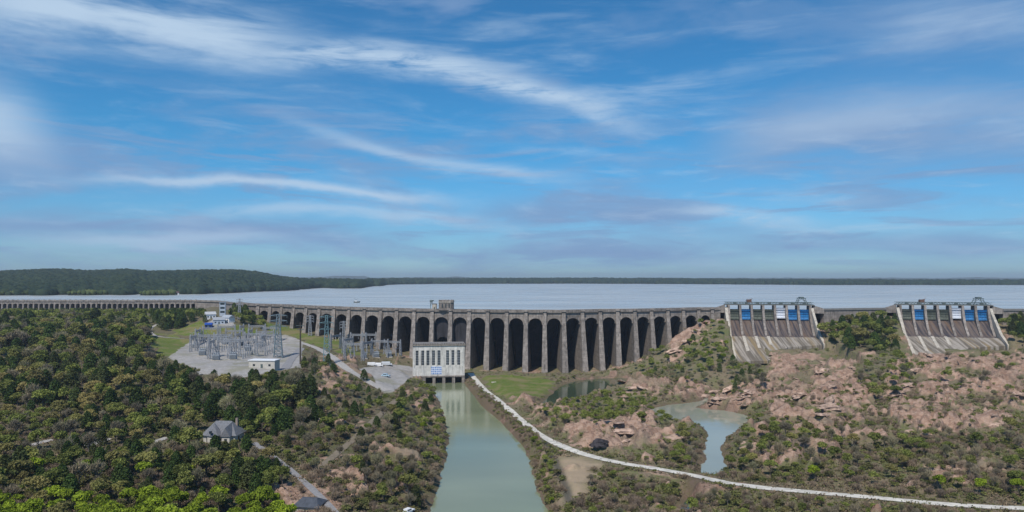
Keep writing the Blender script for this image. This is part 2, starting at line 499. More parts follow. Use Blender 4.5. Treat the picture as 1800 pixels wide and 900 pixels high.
GRAVEL = [[(296, 628), (340, 596), (420, 592), (500, 588), (532, 600), (528, 650), (480, 652), (420, 664), (350, 658)],
          [(630, 648), (700, 640), (735, 648), (715, 668), (690, 692), (670, 690), (655, 665)],
          [(362, 568), (378, 560), (408, 560), (412, 574), (370, 577)]]
DUST = [[(985, 798), (1052, 816), (1045, 830), (1020, 858), (1004, 880), (995, 850)]]
TAN = [[(1424, 545), (1475, 545), (1468, 560), (1428, 560)], [(1728, 545), (1780, 545), (1770, 560), (1730, 560)]]
SCRUB = [[(1380, 560), (1590, 560), (1600, 640), (1580, 600), (1500, 605), (1420, 602)]]
wob1 = fbm(GX / 7, GY / 7, 4, 11) * 2


def mask(polys, soft=6, nz=14):
    out = np.zeros_like(PX)
    for p in polys:
        d = poly_sd(PX, PY, p) + wob1 * nz
        out = np.maximum(out, np.clip(.5 - d / soft, 0, 1))
    return out


m_rock = mask(ROCKS, 8, 22); m_lawn = mask(LAWNS, 5, 9); m_grav = mask(GRAVEL, 4, 3); m_tan = np.maximum(mask(TAN, 3, 3), mask(DUST, 30, 30) * .75)
brk = fbm(GX / 16, GY / 12, 4, 131) + .5 * fbm(GX / 5, GY / 4, 3, 137)
m_rock = np.clip(m_rock - m_grav - m_lawn, 0, 1) * np.clip((brk + .11) * 7, 0, 1)
stray = np.clip((brk - .14) * 9, 0, 1) * (PX > 560) * (PY > 590); stray *= np.clip((950 - np.abs(PX - 1400)) / 60, 0, 1)
m_rock = np.clip(np.maximum(m_rock, stray * .8 * (1 - m_grav) * (1 - m_lawn)), 0, 1)

# waters
RIVER = [at(x, y, -2) for x, y in [(744, 662), (800, 658), (822, 668), (850, 700), (880, 728), (906, 750), (924, 772), (930, 808), (943, 850), (955, 885), (968, 930), (1010, 1080), (720, 1080), (752, 905), (768, 858), (782, 810),
                                   (788, 770), (780, 735), (768, 700), (752, 684)]]
POND1 = [at(x, y, -1) for x, y in [(965, 698), (985, 680), (1015, 669), (1060, 665), (1110, 665), (1130, 669), (1110, 678), (1078, 680), (1050, 690), (1015, 700), (985, 712), (958, 722), (945, 716)]]
POND2 = [at(x, y, -1) for x, y in [(1140, 722), (1175, 712), (1225, 706), (1260, 692), (1288, 698), (1272, 710), (1225, 716), (1290, 724), (1318, 736), (1300, 752), (1272, 775), (1270, 800), (1276, 828),
                                   (1256, 840), (1234, 836), (1238, 800), (1244, 760), (1225, 748), (1190, 742), (1150, 735)]]
CREEK = [at(x, y, -1.2) for x, y in [(1218, 856), (1232, 856), (1228, 874), (1212, 898), (1190, 910), (1186, 900), (1206, 878)]]
waters = [(catmull(RIVER, 4, True), -2.0, .55), (catmull(POND1, 4, True), -1.0, .4), (catmull(POND2, 4, True), -1.0, .5), (catmull(CREEK, 4, True), -1.2, .5)]
inwater = np.zeros_like(Z); bank = np.zeros_like(Z)
for poly, zw, sl_ in waters:
    sd = poly_sd(GX, GY, poly) + wob1 * 1.6
    low = np.where((sd < 7) & (inwater <= 0), zw + .5 * np.clip(sd / 1.5, 0, 1), -50)
    Z = np.where(sd < 0, np.maximum(zw + sd * .5, zw - 2.0), np.maximum(np.minimum(Z, zw + .1 + sd * sl_), low))
    inwater = np.maximum(inwater, np.clip(-sd / 1.0, 0, 1)); bank = np.maximum(bank, np.clip(1 - sd / 5, 0, 1))

# rock relief: rounded red ledges, and small roughness elsewhere
ca, sa = math.cos(.5), math.sin(.5)
rx, ry = GX * ca + GY * sa, -GX * sa + GY * ca
hum = np.abs(fbm(rx / 24, ry / 11, 3, 21)) * 2
led = 1 - np.clip(hum * 3.2, 0, 1) ** .7
st = fbm(rx / 48, ry / 24, 3, 33) * 9; fr = st - np.floor(st); step = (np.floor(st) + np.clip(fr * 4, 0, 1)) - st
crk = np.abs(fbm(rx / 3.2, ry / 2.2, 3, 51)) * 2
Z += m_rock * np.clip(1 - inwater, 0, 1) * np.where(bank > .5, .4, 1) * ((.5 - led) * 5.0 + step * 4.0 + np.clip(crk * 5, 0, 1) * .3) * np.clip((cy - GY - 10) / 20, 0, 1)
Z += fbm(GX / 3, GY / 3, 3, 8) * .7 * (1 - .7 * m_rock) * (1 - m_grav) * (1 - m_lawn) * (1 - inwater)
# the spillways are cut into the slope
for px0, rot in SPILL:
    Yc = float(crest_Y(px0)); dx_ = GX - (px0 - 900) * Yc / F; dy_ = GY - Yc
    lx = dx_ * math.cos(R(rot)) + dy_ * math.sin(R(rot)); ly = -dx_ * math.sin(R(rot)) + dy_ * math.cos(R(rot))
    floor_ = np.where(ly > -20, 18, np.where(lx < 22, 20 + (ly + 21) * .36, np.where(lx < 40, 18 + (ly + 21) * .45, 18 + (ly + 21) * .45))) - .6
    ins = (lx > -1.8) & (lx < 67) & (ly > np.where(lx < 22, -66, -40)) & (ly < 9)
    Z = np.where(ins, np.minimum(Z, floor_), Z)
    side = (lx > 64) & (lx < 78) & (ly > -45) & (ly < -5); Z = np.where(side & ~ins, np.minimum(Z, 36 + (ly + 5) * .5), Z)
    front = (lx > -6) & (lx < 72) & (ly <= -38) & (ly > -120) & ~ins
    lim = np.where(lx < 22, np.where(ly < -64, 8.2 + (ly + 64) * .02, 99), 16.5 + (ly + 38) * .17)
    Z = np.where(front, np.minimum(Z, lim + wob1 * 2), Z)


def hz(x, y):
    x = np.asarray(x, float); y = np.maximum(np.asarray(y, float), 141)
    u = np.clip((x / y - U[0]) / (U[1] - U[0]), 0, NU - 1.001); v = np.clip((np.log(y) - LY[0]) / (LY[1] - LY[0]), 0, NV - 1.001)
    i = u.astype(int); j = v.astype(int); a = u - i; b = v - j
    return (Z[j, i] * (1 - a) + Z[j, i + 1] * a) * (1 - b) + (Z[j + 1, i] * (1 - a) + Z[j + 1, i + 1] * a) * b


def ground(px, py):
    """first place the ground is met when looking at that column and row"""
    ys = np.exp(np.linspace(math.log(145), math.log(940), 2400)); u = (px - 900) / F
    g = hz(u * ys, ys); ray = CH - (py - HZ) / F * ys
    k = int(np.argmax(g >= ray)) if (g >= ray).any() else len(ys) - 1
    y = ys[k]; return (u * y, y, float(g[k]))


# roads: flatten the ground along them, then lay the sheet
roadmask = np.zeros_like(Z)


def resample(pts, step):
    P = [np.array(p) for p in pts]; out = [P[0]]; acc = 0
    for a, b in zip(P[:-1], P[1:]):
        L = np.linalg.norm(b[:2] - a[:2]); n = max(1, int(round(L / step)))
        for k in range(1, n + 1): out.append(a + (b - a) * k / n)
    return out


def road(name, imgpts, wpx, m, label=None, smooth=9, cuts=4, fixed=None):
    global Z, roadmask
    c = catmull(imgpts, 5)
    g = [np.array(ground(*p)) for p in c]
    P = np.array(resample(g, 2.0))
    k = smooth
    for axis in range(3):
        pad = np.r_[np.full(k, P[0, axis]), P[:, axis], np.full(k, P[-1, axis])]
        P[:, axis] = np.convolve(pad, np.ones(2 * k + 1) / (2 * k + 1), 'valid')
    W = wpx
    best = np.full(Z.shape, 1e9); bz = np.zeros(Z.shape)
    x0, x1, y0, y1 = P[:, 0].min() - 15, P[:, 0].max() + 15, P[:, 1].min() - 15, P[:, 1].max() + 15
    sel = (GX > x0) & (GX < x1) & (GY > y0) & (GY < y1)
    gx, gy = GX[sel], GY[sel]; b = np.full(gx.shape, 1e9); z = np.zeros(gx.shape)
    for p in P:
        d = (gx - p[0]) ** 2 + (gy - p[1]) ** 2; q = d < b; b[q] = d[q]; z[q] = p[2]
    d = np.sqrt(b); wgt = np.clip(1 - (d - W * .5 - 3.0) / 6, 0, 1); wgt = wgt * wgt * (3 - 2 * wgt)
    zz = Z[sel]; Z[sel] = zz * (1 - wgt) + z * wgt
    rm = roadmask[sel]; roadmask[sel] = np.maximum(rm, np.clip(1.5 - d / (W * .62), 0, 1))
    # sheet
    rows = []
    T_ = np.gradient(P[:, :2], axis=0); T_ /= np.linalg.norm(T_, axis=1)[:, None] + 1e-9
    N_ = np.c_[-T_[:, 1], T_[:, 0]]
    jit = fbm(P[:, 0] / 14, P[:, 1] / 14, 3, 5) * W * .45
    for i in range(len(P)):
        row = []
        for j in range(cuts + 1):
            s = (j / cuts - .5) * (W + (jit[i] if True else 0)); x, y = P[i, :2] + N_[i] * s
            row.append((x, y, P[i, 2] + .22 - .05 * abs(j / cuts - .5) * 2))
        rows.append(row)
    return tag(MB().grid(rows).build(name, m), kind='structure'), P


GRAVELW = mat('white_gravel', (.56, .53, .47), .95, .22, .35, bump=.05)
GRAVELG = mat('grey_gravel', (.36, .34, .32), .95, .15, 1.0, bump=.05)
ASPH = mat('grey_lane', (.25, .245, .25), .9, .15, 1.0)
path, PATHP = road('path', [(826, 655), (836, 668), (850, 684), (880, 708), (915, 738), (950, 766), (1000, 790), (1060, 810), (1130, 821), (1200, 832), (1260, 846), (1330, 858), (1400, 866), (1480, 868),
                            (1560, 878), (1680, 890), (1800, 894), (1950, 900)], 4.0, GRAVELW)
track, _ = road('gravel_track', [(528, 602), (556, 612), (584, 628), (610, 650), (640, 666), (668, 684), (690, 690)], 5.0, GRAVELG)
track2, _ = road('paved_road', [(500, 650), (512, 632), (530, 612)], 5, ASPH, smooth=5)
lane, _ = road('lane', [(440, 775), (470, 795), (510, 826), (550, 862), (590, 900), (620, 940)], 2.2, ASPH)
for pts in ([(50, 785), (72, 778), (96, 773)], [(146, 787), (170, 779), (196, 770)], [(244, 787), (270, 778), (300, 768)]):
    road('gravel_drive', pts, 3.4, GRAVELG, smooth=3)
ditchtrack, _ = road('dirt_track', [(700, 700), (662, 735), (625, 770), (590, 800), (560, 826)], 3.2, mat('dirt', (.2, .165, .12), .95, .2, 1.0))
loop, _ = road('gravel_loop', [(330, 596), (300, 594), (276, 592), (264, 582), (270, 573), (285, 568)], 2.6, GRAVELG, smooth=4)
# tile the drainage ditch next to the path
for k, (x, y) in enumerate(catmull([ground(*p)[:2] for p in [(955, 775), (975, 810), (990, 850), (1005, 890), (1015, 930)]], 20)):
    d = np.hypot(GX - x, GY - y); Z -= np.clip(1 - d / 2.5, 0, 1) * .16

PY = HZ + (CH - Z) * F / GY
m_ditch = np.zeros_like(Z)
for x, y in catmull([ground(*p)[:2] for p in [(955, 775), (975, 810), (990, 850), (1005, 890), (1015, 930)]], 20):
    m_ditch = np.maximum(m_ditch, np.clip(1.6 - np.hypot(GX - x, GY - y) / 1.2, 0, 1))

# ground mesh with zone weights
V = np.stack([GX, GY, Z], -1).reshape(-1, 3)
idx = np.arange(NU * NV).reshape(NV, NU)
Fq = np.stack([idx[:-1, :-1], idx[:-1, 1:], idx[1:, 1:], idx[1:, :-1]], -1).reshape(-1, 4)
gm = m_grav + m_tan
tint = np.stack([m_rock, m_lawn, np.clip(m_grav, 0, 1), np.ones_like(Z)], -1).reshape(-1, 4)
me = np_mesh('ground', V, Fq, tint, smooth=True)
a2 = me.color_attributes.new('extra', 'FLOAT_COLOR', 'POINT')
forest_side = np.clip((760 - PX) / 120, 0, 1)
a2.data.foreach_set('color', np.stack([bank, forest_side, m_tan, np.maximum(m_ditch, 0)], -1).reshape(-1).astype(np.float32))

gmt = bpy.data.materials.new('ground'); gmt.use_nodes = True; t = NT(gmt.node_tree)
pos = t.n('ShaderNodeNewGeometry').outputs['Position']
A = t.n('ShaderNodeAttribute', attribute_name='tint'); B = t.n('ShaderNodeAttribute', attribute_name='extra')
sa_ = t.n('ShaderNodeSeparateColor'); t.put(sa_.inputs[0], A.outputs['Color']); sb_ = t.n('ShaderNodeSeparateColor'); t.put(sb_.inputs[0], B.outputs['Color'])
rock, lawn, grav = sa_.outputs; bnk, fst, tan = sb_.outputs; dit = B.outputs['Alpha']
n1 = t.noise(pos, .05, 6, .6); n2 = t.noise(pos, .3, 6, .65); n3 = t.noise(pos, 1.6, 5, .6)
c = t.mix(t.ss(n1, .4, .6), (.20, .165, .105), (.135, .145, .06))
c = t.mix(t.ss(n2, .45, .65), c, (.20, .155, .115))
c = t.mix(t.ss(n3, .5, .7), c, (.10, .105, .05))
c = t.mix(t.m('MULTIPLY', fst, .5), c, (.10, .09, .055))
rk = t.mix(t.ss(n2, .38, .62), (.44, .30, .225), (.27, .168, .12))
rk = t.mix(t.m('MULTIPLY', t.ss(n3, .5, .75), .55), rk, (.55, .46, .40)); ck = t.n('ShaderNodeTexVoronoi', feature='DISTANCE_TO_EDGE'); vadd = t.n('ShaderNodeVectorMath', operation='ADD'); t.put(vadd.inputs[0], pos); t.put(vadd.inputs[1], t.comb(t.m('MULTIPLY', n2, 9.0), t.m('MULTIPLY', n3, 5.0))); t.put(ck.inputs['Vector'], t.mapping(vadd.outputs[0], scale=(.16, .5, .3), rot=(0, 0, R(-32)))); ck.inputs['Scale'].default_value = 1.0; rk = t.mix(t.m('MULTIPLY', t.ss(ck.outputs[0], .08, .0), t.ss(n1, .42, .56)), rk, (.12, .085, .07)); rk = t.mix(t.ss(n1, .50, .7), rk, (.27, .215, .15))
lwn = t.mix(t.ss(n2, .35, .65), (.085, .145, .02), (.15, .17, .045)); lwn = t.mix(t.ss(n3, .45, .8), lwn, (.17, .15, .06)); lwn = t.mix(t.ss(n1, .48, .62), lwn, (.20, .175, .08))
grv = t.mix(t.ss(n2, .3, .7), (.40, .385, .375), (.29, .275, .26)); grv = t.mix(t.ss(n3, .5, .75), grv, (.24, .23, .20)); grv = t.mix(t.ss(n1, .5, .62), grv, (.27, .26, .21))
c = t.mix(t.ss(rock, .3, .7), c, rk); c = t.mix(t.ss(lawn, .3, .7), c, lwn); c = t.mix(t.ss(grav, .3, .7), c, grv)
c = t.mix(tan, c, (.42, .32, .22)); c = t.mix(t.m('MULTIPLY', bnk, .6), c, (.13, .085, .06)); c = t.mix(t.m('MULTIPLY', dit, .8, clamp=True), c, (.07, .07, .065))
b = t.n('ShaderNodeBsdfPrincipled'); t.put(b.inputs['Base Color'], c); b.inputs['Roughness'].default_value = .95; b.inputs['Specular IOR Level'].default_value = .15
bp = t.n('ShaderNodeBump'); bp.inputs['Distance'].default_value = .5; t.put(bp.inputs['Height'], t.m('ADD', t.noise(pos, .9, 7, .7), t.m('MULTIPLY', t.m('MULTIPLY', t.noise(t.mapping(pos, scale=(.2, 1.1, .8), rot=(0, 0, R(-32))), 1.3, 5, .6), rock), 1.5))); t.t.links.new(bp.outputs[0], b.inputs['Normal'])
o = t.n('ShaderNodeOutputMaterial'); t.t.links.new(b.outputs[0], o.inputs[0])
tag(link('ground', me, gmt), kind='structure')


# ------------------------------------------------------------------ water
def water_mat(name, col, rough, bump, scale, stretch=(1, 1, 1), rv=(.7, 1.9)):
    m = bpy.data.materials.new(name); m.use_nodes = True; t = NT(m.node_tree)
    pos = t.n('ShaderNodeNewGeometry').outputs['Position']
    b = t.n('ShaderNodeBsdfPrincipled')
    nn = t.noise(t.mapping(pos, scale=(.004, .012, 1)), 1.0, 4, .6); ro = t.noise(t.mapping(pos, scale=(.012, .03, 1), loc=(4, 4, 0)), 1.0, 5, .65)
    t.put(b.inputs['Base Color'], t.mix(t.ss(nn, .35, .65), tuple(x * .85 for x in col), tuple(x * 1.12 for x in col)))
    t.put(b.inputs['Roughness'], t.ss(ro, .42, .6, rough * rv[0], rough * rv[1])); b.inputs['IOR'].default_value = 1.5
    bp = t.n('ShaderNodeBump'); bp.inputs['Distance'].default_value = bump
    t.put(bp.inputs['Height'], t.noise(t.mapping(pos, scale=stretch), scale, 5, .6)); t.t.links.new(bp.outputs[0], b.inputs['Normal'])
    o = t.n('ShaderNodeOutputMaterial'); t.t.links.new(b.outputs[0], o.inputs[0])
    return m


RIV = water_mat('river_water', (.22, .25, .15), .05, .03, .7)
PND = water_mat('pond_water', (.06, .085, .05), .05, .01, .6)
LAK = water_mat('lake_water', (.42, .43, .41), .30, .10, .12, (1, .4, 1), (.85, 1.25))


def expand(poly, d):
    P = np.array(poly); n = len(P); ar = .5 * sum(P[i, 0] * P[(i + 1) % n, 1] - P[(i + 1) % n, 0] * P[i, 1] for i in range(n))
    T_ = np.roll(P, -1, 0) - np.roll(P, 1, 0); T_ /= np.linalg.norm(T_, axis=1)[:, None] + 1e-9
    N_ = np.c_[T_[:, 1], -T_[:, 0]] * (1 if ar > 0 else -1)
    return P + N_ * d


for (poly, zw, _), nm, mt in zip(waters, ('river', 'pond', 'pond', 'creek'), (RIV, PND, water_mat('pond_open_water', (.30, .32, .25), .05, .01, .6), PND)):
    P = expand(poly, 2.5); b_ = MB(); b_.v = [(x, y, zw) for x, y in P]; b_.f = [tuple(range(len(P)))]
    o = b_.build(nm, mt)
    if o.data.polygons[0].normal.z < 0: o.data.flip_normals()
    tag(o, kind='structure')
# lake behind the dam, to the horizon
b_ = MB(); rows = []
cols = np.linspace(-700, 2500, 161)
for fr_ in (0, 1):
    row = []
    for px in cols:
        Yc = float(crest_Y(px)) + 6
        if fr_ == 0: row.append(((px - 900) * Yc / F, Yc, 42.0))
        else: row.append(((px - 900) * 20, 26000, 42.0))
    rows.append(row)
tag(b_.grid(rows).build('lake', LAK), kind='structure')
# low land round the valley out to the horizon
tag(MB().grid([[(-30000, -200, -14), (30000, -200, -14)], [(-30000, 40000, -14), (30000, 40000, -14)]]).build('lowland', mat('lowland_soil', (.10, .10, .06), .95, .2, .02)), kind='structure')

# ------------------------------------------------------------------ far shores and hills
FARM = leaf_mat('far_foliage', (.018, .036, .024), (.044, .066, .038), trans=0)
HILLS = mat('hill_soil', (.05, .055, .03), .95, .2, .01)


def blobs(P, S, seed=1, squash=.8):
    """many small faceted crowns merged into one mesh"""
    t_ = (1 + 5 ** .5) / 2
    iv = np.array([(-1, t_, 0), (1, t_, 0), (-1, -t_, 0), (1, -t_, 0), (0, -1, t_), (0, 1, t_), (0, -1, -t_), (0, 1, -t_), (t_, 0, -1), (t_, 0, 1), (-t_, 0, -1), (-t_, 0, 1)]) / 1.902
    fc = np.array([(0, 11, 5), (0, 5, 1), (0, 1, 7), (0, 7, 10), (0, 10, 11), (1, 5, 9), (5, 11, 4), (11, 10, 2), (10, 7, 6), (7, 1, 8), (3, 9, 4), (3, 4, 2), (3, 2, 6), (3, 6, 8), (3, 8, 9), (4, 9, 5), (2, 4, 11),
                   (6, 2, 10), (8, 6, 7), (9, 8, 1)])
    g = np.random.default_rng(seed); n = len(P)
    v = iv[None] * (S[:, None, None] * g.uniform(.75, 1.25, (n, 12, 1))); v[..., 2] *= squash; v += P[:, None]
    f = fc[None] + (np.arange(n) * 12)[:, None, None]
    tn = np.repeat(g.random(n), 12)
    return v.reshape(-1, 3), f.reshape(-1, 3), tn


def hill(name, pts, seed, dens, size, treeh, canopy=True, depth=None):
    """pts: column, shore row, ridge row, ridge depth behind shore"""
    px = np.array([p[0] for p in pts], float)
    cx = np.arange(px[0], px[-1] + 1, 4.0)
    sh = np.interp(cx, px, [p[1] for p in pts]); rd = np.interp(cx, px, [p[2] for p in pts]); dp = np.interp(cx, px, [p[3] for p in pts])
    Ys = (CH - 42) * F / (sh - HZ) + fbm(cx / 25, cx * 0, 3, seed) * 120
    ss_ = np.linspace(0, 1.6, 22); rows = []
    zr = CH - (rd - HZ) / F * (Ys + dp) - treeh
    G = []
    for s in ss_:
        y = Ys + dp * s; x = (cx - 900) / F * y
        prof = np.where(s < 1, 1 - (1 - min(s, 1)) ** 1.6, 1 - (s - 1) * .9)
        z = 41.2 + (zr - 41.2) * prof + (fbm(x / 320, y / 320, 3, seed + 5) * (zr - 41) * .35 if s > .15 else 0) * (1 if s <= 1 else .6) + (1.5 if s > 0 else -1)
        G.append(np.stack([x, y, z], -1))
    G = np.array(G)
    r, c_ = G.shape[:2]; ix = np.arange(r * c_).reshape(r, c_)
    fq = np.stack([ix[:-1, :-1], ix[:-1, 1:], ix[1:, 1:], ix[1:, :-1]], -1).reshape(-1, 4)
    tag(link(name, np_mesh(name, G.reshape(-1, 3), fq, smooth=True), HILLS), kind='structure')
    g = np.random.default_rng(seed); n = dens
    ii = g.random(n) * (c_ - 1.001); jj = g.random(n) ** 1.3 * 13.2
    i0 = ii.astype(int); j0 = jj.astype(int); a = (ii - i0)[:, None]; b = (jj - j0)[:, None]
    P = (G[j0, i0] * (1 - a) + G[j0, i0 + 1] * a) * (1 - b) + (G[j0 + 1, i0] * (1 - a) + G[j0 + 1, i0 + 1] * a) * b
    S = size * g.uniform(.6, 1.3, n); P[:, 2] += treeh * .45
    v, f, tn = blobs(P, S, seed)
    return v, f, tn


fv = []
HL = [(-200, 519, 478, 1100), (0, 519, 478, 1100), (60, 519, 476.5, 1100), (110, 518, 475.5, 1100), (160, 518, 478, 1100), (225, 518, 475.5, 1000), (260, 517, 478, 1000), (340, 517, 476.5, 1000), (420, 514, 475.5, 900),
      (455, 513, 479, 800), (490, 511, 487, 700), (520, 510, 489.5, 700)]
far1 = hill('wooded_hill', HL, 4, 15000, 9, 10)
HL2 = [(500, 510, 489, 500), (560, 506, 490.5, 500), (600, 507, 491, 400), (628, 507, 492, 300), (640, 505, 492, 300), (655, 503, 491, 400), (667, 503, 491, 400), (675, 501, 490.5, 400), (700, 500, 490, 500), (760, 499, 489.5, 500), (1000, 498.5, 489, 600),
       (1150, 499, 489.5, 600), (1300, 500, 491, 600), (1450, 501, 492, 500), (1800, 501, 492.5, 500), (2050, 501, 492.5, 500)]
far2 = hill('far_shore', HL2, 9, 13000, 11, 12)
v = np.concatenate([far1[0], far2[0]]); f = np.concatenate([far1[1], far2[1] + len(far1[0])]); tn = np.concatenate([far1[2], far2[2]])
tag(link('far_wood', np_mesh('far_wood', v, f, tn), FARM), 'dark green woods covering the hills beyond the lake', 'woodland', kind='stuff')


def ridge(name, pts, Y, seed):
    cx = np.arange(pts[0][0], pts[-1][0] + 1, 5.0); rd = np.interp(cx, [p[0] for p in pts], [p[1] for p in pts]) + fbm(cx / 14, cx * 0, 4, seed) * 2.2
    rows = []
    for k, s in enumerate((0, .35, .7, 1, 1.6)):
        y = np.full_like(cx, Y + 1500 * s); x = (cx - 900) / F * y; top = CH - (rd - HZ) / F * (Y + 1500)
        z = 41 + (top - 41) * (1 - (1 - min(s, 1)) ** 1.5 if s <= 1 else .3)
        rows.append([tuple(p) for p in np.stack([x, y, z], -1)])
    tag(MB().grid(rows).build(name, mat('far_ridge_wood', (.05, .07, .04), .95, .25, .004)), kind='structure')


ridge('distant_hills', [(440, 489), (500, 487), (560, 486.5), (610, 484.5), (640, 485), (650, 488), (700, 488), (735, 486.5), (770, 487.5), (800, 486), (830, 488.5), (1200, 488.5)], 9500, 61)
ridge('distant_hills', [(1150, 489.5), (1300, 488.3), (1380, 488), (1500, 489), (1560, 488), (1650, 489), (1720, 487.6), (1800, 489), (2200, 488)], 8500, 67)

# haze over the whole valley and lake
hb = MB().box(-14000, 14000, -300, 14000, -16, 150)
hm = bpy.data.materials.new('haze'); hm.use_nodes = True; t = NT(hm.node_tree)
pv = t.n('ShaderNodeVolumePrincipled'); pv.inputs['Density'].default_value = 0.00009; pv.inputs['Color'].default_value = (.80, .88, 1, 1); pv.inputs['Anisotropy'].default_value = .2
mo = t.n('ShaderNodeOutputMaterial'); t.t.links.new(pv.outputs[0], mo.inputs['Volume'])
tag(hb.build('haze', hm), 'thin blue haze over the lake and hills', 'haze', kind='stuff')

# ------------------------------------------------------------------ the dam
def crest_pt(px, z=45.0):
    Y = float(crest_Y(px)); return Vector(((px - 900) * Y / F, Y, z))


piers = [433, 454.5, 475.5, 495.5, 517, 539, 562, 588, 614, 641, 669.5, 698, 728.5, 760, 792.5, 825, 857.5, 891, 924.5, 957.5, 990.5, 1023, 1054.5, 1085.5, 1115.5, 1144.5, 1173, 1200.5, 1227.5, 1252]
PP = [crest_pt(p) for p in piers]
damc = Vector((0, 560, 0))
dam = empty('arched_dam', damc, 0, 'long grey concrete dam of tall rounded arches holding back the lake', 'dam')
L_ = lambda p: tuple(Vector(p) - damc)
nP = len(PP)
normals = []
for i in range(nP):
    a = PP[max(0, i - 1)]; b = PP[min(nP - 1, i + 1)]; t_ = (b - a); t_.z = 0; t_.normalize()
    nv = Vector((t_.y, -t_.x, 0)); tcm = Vector((-PP[i].x, -PP[i].y, 0)).normalized(); nv = (nv * .45 + tcm * .55).normalized(); t_ = Vector((-nv.y, nv.x, 0))
    normals.append((t_, nv))       # along, downstream
PW = 3.0


def buttress(P, t_, n_, zb, parent, loc, name='buttress', w=PW, m=CONC, out=.22):
    mb = MB(); h = 45 - zb
    def ring(z, front, back, ww):
        a = P + n_ * front; b = P - n_ * back
        return [Vector((*(a - t_ * ww / 2).xy, z)), Vector((*(a + t_ * ww / 2).xy, z)), Vector((*(b + t_ * ww / 2).xy, z)), Vector((*(b - t_ * ww / 2).xy, z))]
    lv = [zb, zb + h * .33, zb + h * .72, 40.0, 44.99] if zb < 33 else [zb, 40.0, 44.99]
    prev = None
    for z in lv:
        k = (45 - z)
        r_ = ring(z, .9 + k * out, 6 + k * .75, w * (.85 + .62 * (k / 45) ** 1.1))
        if prev: mb.hexa(prev + r_)
        prev = r_
    # cap block standing proud of the parapet
    a = ring(39.2, 1.9, -.4, w * .80); b = ring(45.5, 1.3, -.2, w * .80); mb.hexa(a + b)
    a = ring(43.9, 2.2, -.5, w * 1.1); b = ring(44.9, 2.2, -.5, w * 1.1); mb.hexa(a + b)
    return mb.build(name, m, parent, local=lambda p: tuple(Vector(p) - loc))


for i in range(nP):
    t_, n_ = normals[i]; P = PP[i]
    zb = min(float(hz(P.x + n_.x * 8, P.y + n_.y * 8)), float(hz(P.x, P.y)), 41) - 2.5
    buttress(P, t_, n_, zb, dam, damc)


def spandrel(A, B, w, crown, spring, parent, loc, th=1.6, m=CONC, ztop=44.2, n=18, name='arch_wall', low=None):
    """wall between two buttresses with an arched opening cut out"""
    d = B - A; L = d.length; t_ = d / L; n_ = Vector((t_.y, -t_.x, 0)); hw = (L - w) / 2
    mb = MB()
    zl = spring if low is None else low
    pts = [(-hw, zl), (-hw, spring)] + [(-hw * math.cos(math.pi * k / n), spring + (crown - spring) * math.sin(math.pi * k / n) ** .9) for k in range(1, n)] + [(hw, spring), (hw, zl)]
    rim = [(hw * .86 * (1 if s > 0 else -1) if k in (0, 1, len(pts) - 2, len(pts) - 1) else s * .86, z if k in (0, len(pts) - 1) else z - .9 * max(0, (z - spring) / (crown - spring))) for k, (s, z) in enumerate(pts)]
    mid = (A + B) / 2
    W3 = lambda s, z, f_: Vector((mid.x + t_.x * s + n_.x * f_, mid.y + t_.y * s + n_.y * f_, z))
    LL_ = L / 2
    for k in range(len(pts) - 1):
        (s0, z0), (s1, z1) = pts[k], pts[k + 1]
        top0 = (max(-LL_, min(LL_, s0)), ztop); top1 = (s1, ztop)
        if abs(s1 - s0) < 1e-6: continue
        mb.hexa([W3(s0, z0, 0), W3(s1, z1, 0), W3(s1, z1, -th), W3(s0, z0, -th), W3(*top0, 0), W3(*top1, 0), W3(*top1, -th), W3(*top0, -th)])
    # arch ring a little proud of the wall
    for k in range(len(pts) - 1):
        (s0, z0), (s1, z1) = pts[k], pts[k + 1]; (q0, y0), (q1, y1) = rim[k], rim[k + 1]
        mb.hexa([W3(q0, y0, .35), W3(q1, y1, .35), W3(q1, y1, -th * .9), W3(q0, y0, -th * .9), W3(s0, z0 + .05, .35), W3(s1, z1 + .05, .35), W3(s1, z1 + .05, -th * .9), W3(s0, z0 + .05, -th * .9)])
    o = mb.build(name, m, parent, local=lambda p: tuple(Vector(p) - loc))
    return o, hw, t_, n_, mid


